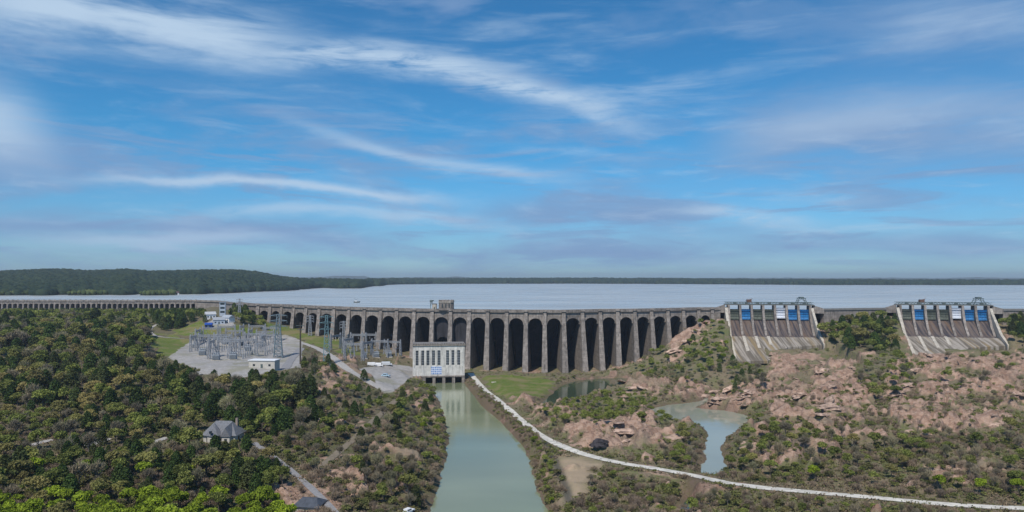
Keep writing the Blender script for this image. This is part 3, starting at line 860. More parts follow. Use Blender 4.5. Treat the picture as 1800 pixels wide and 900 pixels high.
for i in range(nP - 1):
    A, B = PP[i], PP[i + 1]; mid = (A + B) / 2
    crown, spring = 39.9, 34.2
    o, hw, t_, n_, mid = spandrel(A, B, PW * .82, crown, spring, dam, damc)
    zb = min(float(hz(mid.x, mid.y)), 38) - 2
    # leaning barrel vault that carries the water
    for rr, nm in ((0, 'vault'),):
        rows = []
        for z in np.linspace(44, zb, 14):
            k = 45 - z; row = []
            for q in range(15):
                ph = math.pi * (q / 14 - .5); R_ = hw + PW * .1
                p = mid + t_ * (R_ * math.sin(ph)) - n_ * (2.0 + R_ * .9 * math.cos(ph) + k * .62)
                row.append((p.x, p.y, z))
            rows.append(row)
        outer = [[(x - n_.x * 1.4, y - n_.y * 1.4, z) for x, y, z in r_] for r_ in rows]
        mb = MB().grid(rows).grid([list(reversed(r_)) for r_ in outer]); mb.build(nm, CONC_SHADE, dam, True, local=L_)
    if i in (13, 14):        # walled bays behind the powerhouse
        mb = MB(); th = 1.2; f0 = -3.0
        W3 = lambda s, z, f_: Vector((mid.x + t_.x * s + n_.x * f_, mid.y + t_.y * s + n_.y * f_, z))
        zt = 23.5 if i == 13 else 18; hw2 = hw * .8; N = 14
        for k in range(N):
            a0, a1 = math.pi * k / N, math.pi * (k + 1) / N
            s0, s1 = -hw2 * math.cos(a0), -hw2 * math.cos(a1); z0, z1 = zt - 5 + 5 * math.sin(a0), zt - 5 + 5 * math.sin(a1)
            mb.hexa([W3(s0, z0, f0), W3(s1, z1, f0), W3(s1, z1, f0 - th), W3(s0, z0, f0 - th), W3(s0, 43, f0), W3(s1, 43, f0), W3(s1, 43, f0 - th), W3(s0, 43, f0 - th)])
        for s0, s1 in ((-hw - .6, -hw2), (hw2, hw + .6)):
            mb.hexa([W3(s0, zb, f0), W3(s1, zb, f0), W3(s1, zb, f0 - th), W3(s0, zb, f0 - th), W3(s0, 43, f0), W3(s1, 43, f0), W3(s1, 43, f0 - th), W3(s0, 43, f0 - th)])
        mb.build('infill_wall', CONC_SHADE, dam, local=L_)
# road deck and parapets over the arches
deckp = [crest_pt(405, 45)] + PP + [crest_pt(1266, 45)]
dn = []
for i in range(len(deckp)):
    a = deckp[max(0, i - 1)]; b = deckp[min(len(deckp) - 1, i + 1)]; q = b - a; q.z = 0; q.normalize(); dn.append(Vector((q.y, -q.x, 0)))


def strip(pl, nn, f0, f1, z0, z1, mb):
    for i in range(len(pl) - 1):
        p, q, a, b = pl[i], pl[i + 1], nn[i], nn[i + 1]
        g = lambda v, n_, f_, z: Vector((v.x + n_.x * f_, v.y + n_.y * f_, z))
        mb.hexa([g(p, a, f0, z0), g(q, b, f0, z0), g(q, b, f1, z0), g(p, a, f1, z0), g(p, a, f0, z1), g(q, b, f0, z1), g(q, b, f1, z1), g(p, a, f1, z1)])
    return mb


strip(deckp, dn, .6, -7.6, 43.3, 44.25, MB()).build('road_deck', DECK, dam, local=L_)
strip(deckp, dn, .95, .55, 43.0, 45.0, strip(deckp, dn, -7.2, -7.6, 44.2, 45.1, MB())).build('parapet', CONC, dam, local=L_)
# solid ends
for p0, p1, zb in ((405, 433, 33), (1252, 1266, 30)):
    a, b = crest_pt(p0), crest_pt(p1); d_ = (b - a).normalized(); n_ = Vector((d_.y, -d_.x, 0))
    strip([a, b], [n_, n_], .2, -8, zb, 43.25, MB()).build('abutment', CONC, dam, local=L_)

# control tower on the crest
tw = crest_pt(784, 44.3); tw -= Vector((0, -3.6, 0))
tower = empty('control_tower', tw, 0, 'squat battlemented concrete tower with chamfered corners on the dam crest', 'tower')
r1, r2 = 6.0, 4.2
oct_ = lambda r_, c_: [(-r_ + c_, -r_), (r_ - c_, -r_), (r_, -r_ + c_), (r_, r_ - c_), (r_ - c_, r_), (-r_ + c_, r_), (-r_, r_ - c_), (-r_, -r_ + c_)]
MB().prism(oct_(5.6, 1.8), 0, 6.9).build('wall', CONC, tower)
MB().prism(oct_(5.95, 1.9), 6.0, 6.6).build('cornice', CONC_L, tower)
for k in range(4):
    for j in range(4):
        mb = MB()
        s = -4.2 + j * 2.4
        x0, x1 = s, s + 1.4
        if k == 0: mb.box(x0, x1, -5.6, -5.1, 6.9, 7.9)
        if k == 1: mb.box(x0, x1, 5.1, 5.6, 6.9, 7.9)
        if k == 2: mb.box(-5.6, -5.1, x0, x1, 6.9, 7.9)
        if k == 3: mb.box(5.1, 5.6, x0, x1, 6.9, 7.9)
        mb.build('battlement', CONC, tower)
for x in (-2.6, 0, 2.6):
    MB().box(x - .45, x + .45, -5.72, -5.58, 2.0, 5.2).build('window', GLASS, tower)
MB().box(5.58, 5.72, -.6, .6, 1.5, 5.0).build('window', GLASS, tower)
hp = crest_pt(763, 44.3) + Vector((0, 3.5, 0))
hoist = empty('intake_hoist', hp, 0, 'small pale hoist house with dark lifting frame left of the control tower', 'hoist')
MB().prism(oct_(1.7, .4), 0, 4.6).build('wall', CONC_L, hoist)
MB().box(-1.9, 1.9, -1.9, 1.9, 4.6, 4.95).build('roof', GREYROOF, hoist)
mb = MB(); mb.bar((-3.2, 0, 0), (-3.2, 0, 6.8), .35).bar((-1.9, 0, 4.9), (-1.9, 0, 6.8), .35).bar((-3.7, 0, 6.8), (-.6, 0, 7.3), .7, .9).bar((-3.2, 0, 3), (-1.9, 0, 6.6), .3)
mb.box(-3.6, -1.6, -.8, .8, 6.0, 7.6); mb.build('lifting_frame', STEELD, hoist)
MB().box(-.4, .4, -1.84, -1.68, .2, 2.3).build('door', STEELD, hoist)

# far-left stretch of dam with small arches
fl = [crest_pt(p) for p in np.arange(-60, 346, 9.2)]
fdc = Vector((-480, 811, 0)); fdam = empty('distant_dam', fdc, 0, 'distant low stretch of dam with small arches behind the wooded hilltop', 'dam')
LF = lambda p: tuple(Vector(p) - fdc)
t_ = Vector((1, 0, 0)); n_ = Vector((0, -1, 0))
proto = None
for i, P in enumerate(fl):
    if proto is None:
        mb = MB(); mb.hexa([(-.9, -1.5, -14), (.9, -1.5, -14), (.9, 6, -14), (-.9, 6, -14), (-.7, -.5, -.4), (.7, -.5, -.4), (.7, 3, -.4), (-.7, 3, -.4)]).box(-.8, .8, -.9, -.1, -1.6, .35)
        proto = mb.build('buttress', CONC, fdam, loc=Vector(P) - fdc)
    else:
        c = proto.copy(); COL.objects.link(c); c.parent = fdam; c.location = P - fdc
mb = MB()
for i in range(len(fl) - 1):
    A, B = fl[i], fl[i + 1]; L = (B - A).length; hw = (L - 1.4) / 2; mid = (A + B) / 2
    for k in range(8):
        a0, a1 = math.pi * k / 8, math.pi * (k + 1) / 8
        s0, s1 = -hw * math.cos(a0), -hw * math.cos(a1); z0, z1 = 39.0 + 1.9 * math.sin(a0), 39.0 + 1.9 * math.sin(a1)
        mb.hexa([(mid.x + s0, 811.0, z0), (mid.x + s1, 811.0, z1), (mid.x + s1, 812.2, z1), (mid.x + s0, 812.2, z0), (mid.x + s0, 811.0, 44.2), (mid.x + s1, 811.0, 44.2), (mid.x + s1, 812.2, 44.2), (mid.x + s0, 812.2, 44.2)])
mb.build('arch_wall', CONC, fdam, local=LF)
MB().box(fl[0].x, fl[-1].x, 816.5, 818, 28, 44.1).build('vault', CONC_SHADE, fdam, local=LF)
fp = [fl[0], fl[-1], crest_pt(385), crest_pt(405)]
nn = [Vector((0, -1, 0)), Vector((0, -1, 0)), Vector((-.6, -.8, 0)), Vector((-.8, -.6, 0))]
strip(fp, nn, .9, -7, 43.3, 44.25, MB()).build('road_deck', DECK, fdam, local=LF)
strip(fp, nn, 1.2, .8, 43.0, 45.0, MB()).build('parapet', CONC, fdam, local=LF)
strip(fp[1:], nn[1:], .2, -6.5, 30, 43.25, MB()).build('abutment', CONC, fdam, local=LF)


# ------------------------------------------------------------------ gated spillways
def spillway(px0, label, rot=0):
    """origin at the crest under the left wing wall"""
    c = crest_pt(px0, 0); x0 = c.x; y0 = c.y
    root = empty('spillway', (x0, y0, 0), R(rot), label, 'spillway', 'gated spillways')
    W = 64.0; n = 7; pier_w = 1.7; bay = (W - pier_w) / n
    # ogee weir
    pr = [(9, 10), (-24, 10), (-20, 22.5), (-14.5, 25.2), (-9.5, 29.0), (-5, 33.0), (-1.5, 35.3), (2, 35.8), (5, 35.0), (9, 30)]
    MB().prof([(y, z) for y, z in pr], 1.2, W).build('weir', SPILLM, root)
    # apron, longer on the left
    ap = MB()
    ap.hexa([(.2, -62, 6.5), (22, -60, 7.0), (22, -23.5, 20), (.2, -23.5, 20), (.2, -62, 8.2), (22, -60, 9.0), (22, -20.5, 23.4), (.2, -20.5, 23.4)])
    ap.hexa([(22, -60, 7.0), (40, -37, 12), (40, -23.5, 20), (22, -23.5, 20), (22, -60, 9.0), (40, -37, 17.0), (40, -20.5, 23.4), (22, -20.5, 23.4)])
    ap.hexa([(40, -37, 12), (W + 1, -33, 13), (W + 1, -23.5, 20), (40, -23.5, 20), (40, -37, 17.0), (W + 1, -33, 18.6), (W + 1, -20.5, 23.4), (40, -20.5, 23.4)])
    ap.build('apron', APRONM, root)
    for k in range(3):
        xx = 9 + k * 9.2
        MB().hexa([(xx, -52 + k * 8, 11 + k * 3), (xx + 2.2, -52 + k * 8, 11 + k * 3), (xx + 2.2, -21.2, 23.2), (xx, -21.2, 23.2), (xx, -52 + k * 8, 11.6 + k * 3), (xx + 2.2, -52 + k * 8, 11.6 + k * 3), (xx + 2.2, -21.2, 24.0), (xx, -21.2, 24.0)]).build('splitter_wall', CONC_L, root)
    for i in range(n + 1):
        x = .2 + i * bay
        mb = MB(); mb.prof([(6, 33), (-5, 31.0), (-17, 23.5), (-16.2, 25.2), (-10, 31), (-6.5, 36.5), (-4, 42.6), (-3, 47.2), (6, 47.2)], x, x + pier_w)
        mb.build('pier', CONC, root)
    kinds = [GREENG, BLUEG, GREENG, GREENG, WHITEG, BLUEG, BLUEG]
    for i, m in enumerate(kinds):
        xa, xb = .2 + pier_w + i * bay + .12, .2 + (i + 1) * bay - .12
        up = 1.2 if m is WHITEG else 0
        ybase = -1.2
        rows = []
        for k in range(13):
            a = -.55 + 1.1 * k / 12; z = 39.9 + up + 8.2 * math.sin(a) * .98; y = ybase - 1.2 + 8.2 * (1 - math.cos(a)) * -1 + 1.0
            rows.append([(xa, y, z), (xb, y, z)])
        back = [[(p[0], p[1] + .35, p[2]) for p in r_] for r_ in rows]
        mb = MB().grid(rows).grid([r_[::-1] for r_ in back]); g = mb.build('gate', m, root)
        if m is WHITEG: tag(g, 'pale bulkhead gate set higher than its neighbours')
        if m is BLUEG: tag(g, 'bright blue gate')
        if m is GREENG: tag(g, 'weathered grey green gate')
        rb = MB()
        for k in (1, 4, 7, 10):
            p = rows[k][0]; rb.box(xa + .1, xb - .1, p[1] - .45, p[1] - .03, p[2] - .14, p[2] + .14)
        for q in (.2, .5, .8):
            xq = xa + (xb - xa) * q
            for k in range(12):
                rb.bar((xq, rows[k][0][1] - .3, rows[k][0][2]), (xq, rows[k + 1][0][1] - .3, rows[k + 1][0][2]), .2)
        rb.build('rib', m, g)
    # bridge: trussed walkway over the piers
    MB().box(-2, W + 3, -2.6, 5.6, 47.25, 47.7).build('bridge_deck', DECK, root)
    tr = MB()
    for yy in (-2.5, 5.5):
        tr.bar((-2, yy, 49.6), (W + 2, yy, 49.6), .3); tr.bar((-2, yy, 47.95), (W + 2, yy, 47.95), .35)
        nn_ = 28; st_ = (W + 2) / nn_
        for k in range(nn_):
            x = -1 + k * st_
            tr.bar((x, yy, 48), (x + st_ / 2, yy, 49.6), .22); tr.bar((x + st_ / 2, yy, 49.6), (x + st_, yy, 48), .22)
    tr.build('truss', STEELD, root)
    for i in range(n):
        x = .2 + pier_w + i * bay + bay * .35
        MB().box(x, x + 2.2, -1.2, 1.2, 47.72, 49.3).build('gate_hoist', STEELD, root)
    # travelling gantry
    gx = W - 11
    tr = MB()
    for yy in (-2, 4.5):
        for a_, b_ in ((0, 2.5), (9, 6.5)):
            tr.bar((gx + a_, yy, 47.8), (gx + b_, yy, 53), .4)
        tr.bar((gx + 1.5, yy, 53), (gx + 7.5, yy, 53), .45); tr.bar((gx + .8, yy, 49.8), (gx + 4.5, yy, 53), .28); tr.bar((gx + 8.2, yy, 49.8), (gx + 4.5, yy, 53), .28)
    tr.box(gx + 3, gx + 6, -2, 4.5, 53, 54); tr.build('gantry', STEELD, root)
    gb = MB(); gb.box(15.5, 19, -1, 3.5, 49.2, 51.8); gb.bar((14.5, 1, 50.5), (20, 1, 52.4), .4); gb.build('hoist_carriage', mat('rusty_steel', (.14, .08, .06), .7, .3, 1), root)
    # sloping wing walls
    mb = MB(); mb.prof([(5, 8), (5, 45.5), (-3, 45.2), (-8, 40), (-18, 33), (-26, 26), (-45, 18), (-60, 10.5), (-60, 4)], -2.0, .15); mb.build('wing_wall', CONC_L, root)
    mb = MB()
    pts = [(5, 45.5), (-3, 45.2), (-8, 40), (-14, 34), (-22, 26), (-34, 19.5)]
    for (ya, za), (yb, zb) in zip(pts[:-1], pts[1:]):
        fa = W + max(0, (-ya - 6)) * .08; fb = W + max(0, (-yb - 6)) * .08
        mb.hexa([(fb, yb, 8), (fb + 1.8, yb, 8), (fa + 1.8, ya, 8), (fa, ya, 8), (fb, yb, zb), (fb + 1.8, yb, zb), (fa + 1.8, ya, za), (fa, ya, za)])
    mb.build('wing_wall', CONC_L, root)
    # end towers carrying the stair trusses down to the crest road
    for sx, e in ((-9, -1.8), (W + 2.2, W + 10)):
        mb = MB(); lo, hi = (sx, e) if sx < 0 else (e, sx)
        mb.hexa([(min(lo, hi), -1.5, 41), (max(lo, hi), -1.5, 41), (max(lo, hi), 5, 41), (min(lo, hi), 5, 41)] +
                ([(lo, -1.5, 44.9), (hi, -1.5, 47.4), (hi, 5, 47.4), (lo, 5, 44.9)] if sx < 0 else [(hi, -1.5, 47.4), (lo, -1.5, 44.9), (lo, 5, 44.9), (hi, 5, 47.4)]))
        mb.build('ramp', CONC, root)
    return root


def streaky(name, base_c, dk, ochre, sc=1.0):
    m = bpy.data.materials.new(name); m.use_nodes = True; t = NT(m.node_tree)
    pos = t.n('ShaderNodeNewGeometry').outputs['Position']
    a = t.noise(t.mapping(pos, scale=(.45, .02, .03)), 1.4, 6, .65); b_ = t.noise(t.mapping(pos, scale=(.3, .015, .02), loc=(5, 5, 5)), 1.2, 4, .6)
    n = t.noise(pos, .8, 5, .6)
    c = t.mix(t.ss(a, .42, .58), dk, base_c); c = t.mix(t.m('MULTIPLY', t.ss(b_, .52, .66), .8), c, ochre)
    c = t.mix(t.m('MULTIPLY', t.ss(n, .5, .75), .4), c, tuple(x * .5 for x in dk))
    b = t.n('ShaderNodeBsdfPrincipled'); t.put(b.inputs['Base Color'], c); b.inputs['Roughness'].default_value = .85
    o = t.n('ShaderNodeOutputMaterial'); t.t.links.new(b.outputs[0], o.inputs[0]); return m


SPILLM = streaky('spillway_face', (.13, .10, .085), (.03, .027, .036), (.13, .08, .05))
APRONM = streaky('stained_apron', (.33, .295, .255), (.13, .11, .085), (.25, .18, .085))
sp1 = spillway(1278, 'gated spillway beside the arched dam, nearest the river', SPILL[0][1])
sp2 = spillway(1579, 'gated spillway farther right, between the bush and the right edge', SPILL[1][1])

# low crest wall between and beside the spillways
def out_pt(sp_, x, y=0):
    a = sp_.rotation_euler.z; return Vector((sp_.location.x + x * math.cos(a) - y * math.sin(a), sp_.location.y + x * math.sin(a) + y * math.cos(a), 0))


for A, B, lab in ((out_pt(sp1, 74), out_pt(sp2, -9), 'low dark crest wall running between the two spillways'), (out_pt(sp2, 74), out_pt(sp2, 74) + Vector((190, 6, 0)), 'low crest wall right of the second spillway')):
    d_ = B - A; cw = empty('crest_wall', (A + B) / 2, math.atan2(d_.y, d_.x), lab, 'wall', 'crest walls'); h = d_.length / 2
    MB().box(-h, h, -.6, 4, 30, 44.2).build('wall', CONC, cw)
    MB().box(-h, h, -1.2, -.8, 43.4, 45).build('parapet', DECK, cw)
    MB().box(-h, h, -.8, 4.2, 44.2, 44.45).build('road_deck', DECK, cw)

# ------------------------------------------------------------------ powerhouse over the tailrace
pa = Vector((-66.8, 492, 0)); pb = Vector((-32.2, 496.5, 0)); pd = pb - pa; PL = pd.length
ph = empty('powerhouse', (pa.x, pa.y, 0), math.atan2(pd.y, pd.x), 'pale concrete powerhouse with tall narrow windows standing over the tailrace', 'powerhouse')
ZT = 23.3
wl = MB()
wcs = [2.9, 6.7, 10.2, 13.9, 17.6, 23.4, 27.0, 30.9]
hw_ = .95; zb_, zt_ = 10.2, 20.2
x = 0
for wc in wcs:
    wl.box(x, wc - hw_, 0, 1.0, zb_, zt_); x = wc + hw_
wl.box(x, PL, 0, 1.0, zb_, zt_)
wl.box(0, PL, 0, 1.0, zt_, ZT); wl.box(0, PL, 0, 1.0, 2.6, zb_)
wl.box(0, 1, 1.0, 18, -3, ZT); wl.box(PL - 1, PL, 1.0, 18, -3, ZT); wl.box(1, PL - 1, 17, 18, -3, ZT)
wl.build('wall', PH_C, ph)
for wc in wcs:
    fr = MB(); fr.box(wc - hw_, wc + hw_, .45, .6, zb_, zt_); wn = fr.build('window', GLASS, ph)
    mm = MB()
    for k in range(1, 6): mm.box(wc - hw_, wc + hw_, .36, .45, zb_ + k * (zt_ - zb_) / 6 - .1, zb_ + k * (zt_ - zb_) / 6 + .1)
    mm.box(wc - .07, wc + .07, .34, .44, zb_, zt_); mm.build('glazing_bar', STEEL, wn)
pl = MB()
for a_, b_ in zip([0] + [c_ + hw_ for c_ in wcs], [c_ - hw_ for c_ in wcs] + [PL]):
    if b_ - a_ > .7: pl.box((a_ + b_) / 2 - .35, (a_ + b_) / 2 + .35, -.3, -.002, zb_ - 1, zt_ + .8)
pl.build('pilaster', PH_C, ph)
MB().box(-.5, PL + .5, -.6, 18.4, ZT, ZT + .9).build('cornice', mat('weathered_cornice', (.24, .21, .18), .9, .3, .8, streak_=.4), ph)
MB().box(0, PL, 0, 18, ZT + .9, ZT + 1.1).build('roof', DECK, ph)
cr = MB()
for k in range(22): cr.box(k * PL / 22 + .25, k * PL / 22 + 1.2, -.35, .1, ZT + 1.1, ZT + 1.75)
cr.build('battlement', CONC, ph)
bs = MB()
for k in range(6): bs.box(k * (PL - 2) / 5, k * (PL - 2) / 5 + 2, -1.5, 12, -5, 2.6)
bs.box(0, PL, -1.8, 0, 2.3, 3.1); bs.build('draft_tube_pier', CONC, ph)
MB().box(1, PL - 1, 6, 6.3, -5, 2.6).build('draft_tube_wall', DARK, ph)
sg = MB().box(12.2, 19.4, -.16, -.003, 4.0, 9.4).build('mural_panel', mat('mural_white', (.62, .68, .78), .6, .05, 1), ph)
dm = MB(); g = random.Random(3)
for r_ in range(4):
    for c_ in range(6):
        cx_, cz_ = 12.8 + c_ * 1.2, 4.7 + r_ * 1.32; s = .42 + .12 * ((r_ + c_) % 2)
        dm.hexa([(cx_ - s, -.24, cz_), (cx_, -.24, cz_ - s), (cx_, -.17, cz_ - s), (cx_ - s, -.17, cz_), (cx_, -.24, cz_ + s), (cx_ + s, -.24, cz_), (cx_ + s, -.17, cz_), (cx_, -.17, cz_ + s)])
dm.build('mural_pattern', mat('mural_blue', (.06, .17, .5), .6, .1, 1), sg)

# ------------------------------------------------------------------ switchyard steel
def lattice(mb, x, y, z0, h, w0, w1, bar=.18, seg=5):
    prev = None
    for k in range(seg + 1):
        f_ = k / seg; w_ = (w0 + (w1 - w0) * f_) / 2; z = z0 + h * f_
        r_ = [(x - w_, y - w_, z), (x + w_, y - w_, z), (x + w_, y + w_, z), (x - w_, y + w_, z)]
        if prev:
            for j in range(4):
                mb.bar(prev[j], r_[j], bar * 1.4)
                mb.bar(prev[j], r_[(j + 1) % 4], bar)
                if k < seg or w1 > .4: mb.bar(r_[j], r_[(j + 1) % 4], bar)
        prev = r_
    return mb


def beam(mb, p, q, w, h, bar=.16, seg=6):
    p, q = Vector(p), Vector(q); d = q - p
    side = Vector((-d.y, d.x, 0)).normalized() * w / 2; up = Vector((0, 0, h))
    for k in range(seg):
        a, b_ = p + d * k / seg, p + d * (k + 1) / seg
        for s in (side, -side):
            mb.bar(a + s, b_ + s, bar * 1.3); mb.bar(a + s + up, b_ + s + up, bar * 1.3); mb.bar(a + s, b_ + s + up, bar); mb.bar(a + s + up, b_ + s, bar)
        mb.bar(a + side + up, b_ - side + up, bar)


def gantry(label, span, h, group, loc, rz):
    root = empty('switchyard_gantry', loc, rz, label, 'gantry', group)
    for s in (-1, 1):
        lattice(MB(), s * span / 2, 0, -1, h + 3, 1.7, .5, .2, 6).build('lattice_column', STEEL, root)
    mb = MB(); beam(mb, (-span / 2, 0, h - .6), (span / 2, 0, h - .6), 1.2, 1.2, .17, 8); mb.build('lattice_beam', STEEL, root)
    for k in range(3):
        x = -span / 3.2 + k * span / 3.2; mi = MB()
        for q in range(5): mi.cyl((x, 0, h - 1.2 - q * .5), .28, .1, .3, 8)
        mi.build('insulator', INSUL, root)
    return root


INSUL = mat('insulator', (.25, .27, .3), .3, .1, 1)


def onground(px, py): p = ground(px, py); return Vector((p[0], p[1], p[2] - .1))


gp = None
glist = [(348, 604), (372, 600), (398, 597), (425, 596), (452, 595), (478, 598), (340, 618), (366, 615), (392, 612), (418, 611), (446, 610), (472, 612), (372, 629), (402, 627), (432, 625), (462, 618), (386, 620), (412, 604), (440, 603), (466, 606)]
for i, (x_, y_) in enumerate(glist):
    P = onground(x_, y_); rz = R(8) if i % 3 else R(98)
    if gp is None:
        gp = gantry('', 13, 10, 'steel gantries of the large switchyard', P, rz); o = gp
    else: o = copy_thing(gp, P, rz)
    row = 'back' if y_ < 606 else ('middle' if y_ < 622 else 'front')
    side = 'left' if x_ < 380 else ('centre' if x_ < 430 else 'right')
    o['label'] = f'grey lattice gantry in the {row} row, {side} part of the large gravel switchyard'
g2 = [(612, 612), (630, 603), (650, 602), (668, 600), (686, 602), (622, 624), (645, 618), (668, 615), (690, 616), (590, 606)]
for i, (x_, y_) in enumerate(g2):
    o = copy_thing(gp, onground(x_, y_ + 8), R(-14) if i % 3 else R(70)); o['group'] = 'steel gantries of the small switchyard under the dam'
    o['label'] = 'grey lattice gantry in the ' + ('far' if y_ < 608 else 'near') + ' row of the small switchyard below the dam arches'

TRF = mat('transformer_grey', (.30, .33, .36), .5, .12, 1)


def transformer(loc, label):
    root = empty('transformer', loc, R(8), label, 'transformer', 'oil filled transformers')
    MB().box(-2, 2, -1.2, 1.2, .3, 3.4).build('tank', TRF, root)
    f_ = MB()
    for k in range(8): f_.box(-1.8 + k * .48, -1.6 + k * .48, -2.0, -1.25, .6, 3.0)
    f_.build('radiator', TRF, root)
    for k in range(3): MB().cyl((-1.2 + k * 1.2, 0, 3.4), .25, .12, 1.7, 8).build('bushing', INSUL, root)
    MB().cyl((-1.8, .9, 4.0), .45, .45, 3.6, 10, 'x').build('conservator', TRF, root)
    MB().box(-2.6, 2.6, -2.2, 1.6, -.6, .3).build('plinth', CONC_L, root)
    return root


tp = None
for k, (x_, y_) in enumerate([(356, 625), (380, 633), (410, 632), (344, 612), (436, 617), (458, 611), (396, 606), (424, 607), (640, 630), (662, 628), (684, 627)]):
    P = onground(x_, y_); w_ = 'in the small switchyard under the dam arches' if x_ > 600 else ('among the gantries near the front of the gravel switchyard' if y_ > 620 else 'among the gantries deep in the gravel switchyard')
    lab = 'grey finned transformer ' + w_
    o = transformer(P, lab) if tp is None else copy_thing(tp, P, R(8)); tp = tp or o; o['label'] = lab
# insulator posts
ipr = None
for k in range(70):
    if k < 50: x_, y_ = 338 + (k * 37) % 150, 598 + (k * 13) % 34; gname = 'post insulators of the gravel switchyard'
    else: x_, y_ = 600 + (k * 29) % 98, 612 + (k * 11) % 20; gname = 'post insulators under the dam arches'
    P = onground(x_, y_)
    if ipr is None:
        ipr = empty('insulator_post', P, 0, '', 'insulator post', gname)
        MB().box(-.5, .5, -.12, .12, -.3, 3).box(-.12, .12, -.5, .5, -.3, 3).build('stand', STEEL, ipr)
        mi = MB()
        for q in range(6): mi.cyl((0, 0, 3 + q * .45), .34, .18, .32, 8)
        mi.build('insulator', INSUL, ipr); mb = MB().bar((-2.2, 0, 5.8), (2.2, 0, 5.8), .22); mb.build('bus_bar', STEEL, ipr); o = ipr
    else: o = copy_thing(ipr, P, R(8 + 90 * (k % 2)))
    o['group'] = gname; o['label'] = 'thin grey insulator post ' + ('scattered among gantries on the gravel switchyard' if k < 50 else 'in the small switchyard below the dam')


def lattice_tower(px, py, h, w0, label, arms=True, m=STEEL, bar=.25):
    P = onground(px, py); root = empty('transmission_tower', P, R(12), label, 'tower', 'transmission towers')
    lattice(MB(), 0, 0, -1, h + 1, w0, w0 * .28, bar, 9).build('lattice_mast', m, root)
    if arms:
        for z in (h * .72, h * .85, h * .97):
            mb = MB(); aw = w0 * 1.0
            for s in (-1, 1): mb.bar((0, 0, z + .8), (s * aw, 0, z), bar).bar((0, 0, z - .3), (s * aw, 0, z), bar); mb.bar((s * aw, 0, z), (s * aw, 0, z - 1.6), .22)
            mb.build('cross_arm', m, root)
    return root


lattice_tower(489, 628, 28, 5.5, 'heavy blue grey lattice tower at the right end of the gravel switchyard', True, mat('blue_grey_steel', (.15, .20, .23), .6, .2, 1), .3)
lattice_tower(421, 562, 18, 2.6, 'slim lattice mast on the hilltop at the end of the dam')
lattice_tower(574, 640, 30, 4.2, 'teal lattice tower before the dam, right of the brown pole', True, mat('teal_steel', (.14, .24, .27), .6, .2, 1), .22)
lattice_tower(545, 590, 17, 3, 'lattice tower on the green bank in front of the dam', True)
lattice_tower(604, 604, 18, 3, 'lattice tower at the left end of the small switchyard', True)
P = onground(528, 640); pole = empty('utility_pole', P, 0, 'tall dark brown pole at the corner of the paved switchyard road', 'pole')
MB().cyl((0, 0, -1), .55, .35, 26, 10).build('pole', mat('dark_wood', (.07, .055, .045), .8, .2, 1), pole)
MB().bar((-2.5, 0, 23), (2.5, 0, 23), .3).bar((-2, 0, 20.5), (2, 0, 20.5), .3).build('cross_arm', STEELD, pole)


def hut(name, px, py, w_, d_, h, roofm, wallm, label, rz=0, cat='building', roof='flat', z=None):
    P = onground(px, py); root = empty(name, P, rz, label, cat)
    MB().box(-w_ / 2, w_ / 2, 0, d_, -1.5, h).build('wall', wallm, root)
    if roof == 'flat': MB().box(-w_ / 2 - .4, w_ / 2 + .4, -.4, d_ + .4, h, h + .35).build('roof', roofm, root)
    else:
        rh = d_ * .38
        MB().prof([(-.5, h), (d_ + .5, h), (d_ / 2, h + rh)][::-1], -w_ / 2 - .4, w_ / 2 + .4).build('roof', roofm, root)
    MB().box(-.6, .6, -.08, -.003, 0, 2.2).build('door', STEELD, root)
    for s in (-.3, .3): MB().box(s * w_ - .6, s * w_ + .6, -.07, -.003, 1.1, 2.2).build('window', GLASS, root)
    return root


hut('control_building', 460, 647, 14.5, 6.5, 4.0, WHITEP, BRICKISH, 'long low control building with white flat roof at the switchyard front', R(-6))
hut('visitor_building', 385, 570, 9, 6, 3.6, mat('pale_grey_roof', (.30, .32, .35), .6, .12, 1), mat('pale_blue_wall', (.4, .45, .52), .6, .1, 1), 'pale gabled visitor building at the back of the hilltop plaza', R(20), roof='gable')
hut('visitor_building', 396, 566, 9, 6, 3.6, mat('white_grey_roof', (.34, .37, .41), .6, .1, 1), WHITEP, 'smaller grey white gabled building right of the plaza', R(-30), roof='gable')
hut('visitor_building', 371, 560, 8, 6, 3.6, mat('light_grey_roof', (.45, .46, .48), .6, .1, 1), WHITEP, 'pale hut half hidden by trees left on the hilltop', R(35), roof='gable')
hut('storage_shed', 366, 577, 5.2, 4, 3.0, mat('blue_roof', (.02, .07, .32), .5, .1, 1), mat('blue_wall', (.02, .06, .25), .5, .1, 1), 'small deep blue shed at the left edge of the plaza', R(10), 'shed', 'gable')
P = onground(391, 556); vt = empty('observation_tower', P, R(15), 'white blue tower building standing where the dam meets the hill', 'tower')
MB().box(-2.4, 2.4, 0, 5, -1, 12).build('wall', mat('pale_blue_wall', (.4, .45, .52)), vt); MB().box(-2.7, 2.7, -.4, 5.4, 12, 12.5).build('roof', TRF, vt)
for z in (3, 6.5, 10): MB().box(-1.8, 1.8, -.08, -.003, z, z + 1.7).build('window', GLASS, vt)
MB().bar((1, 3, 12.5), (1, 3, 15), .2).build('antenna', STEEL, vt)

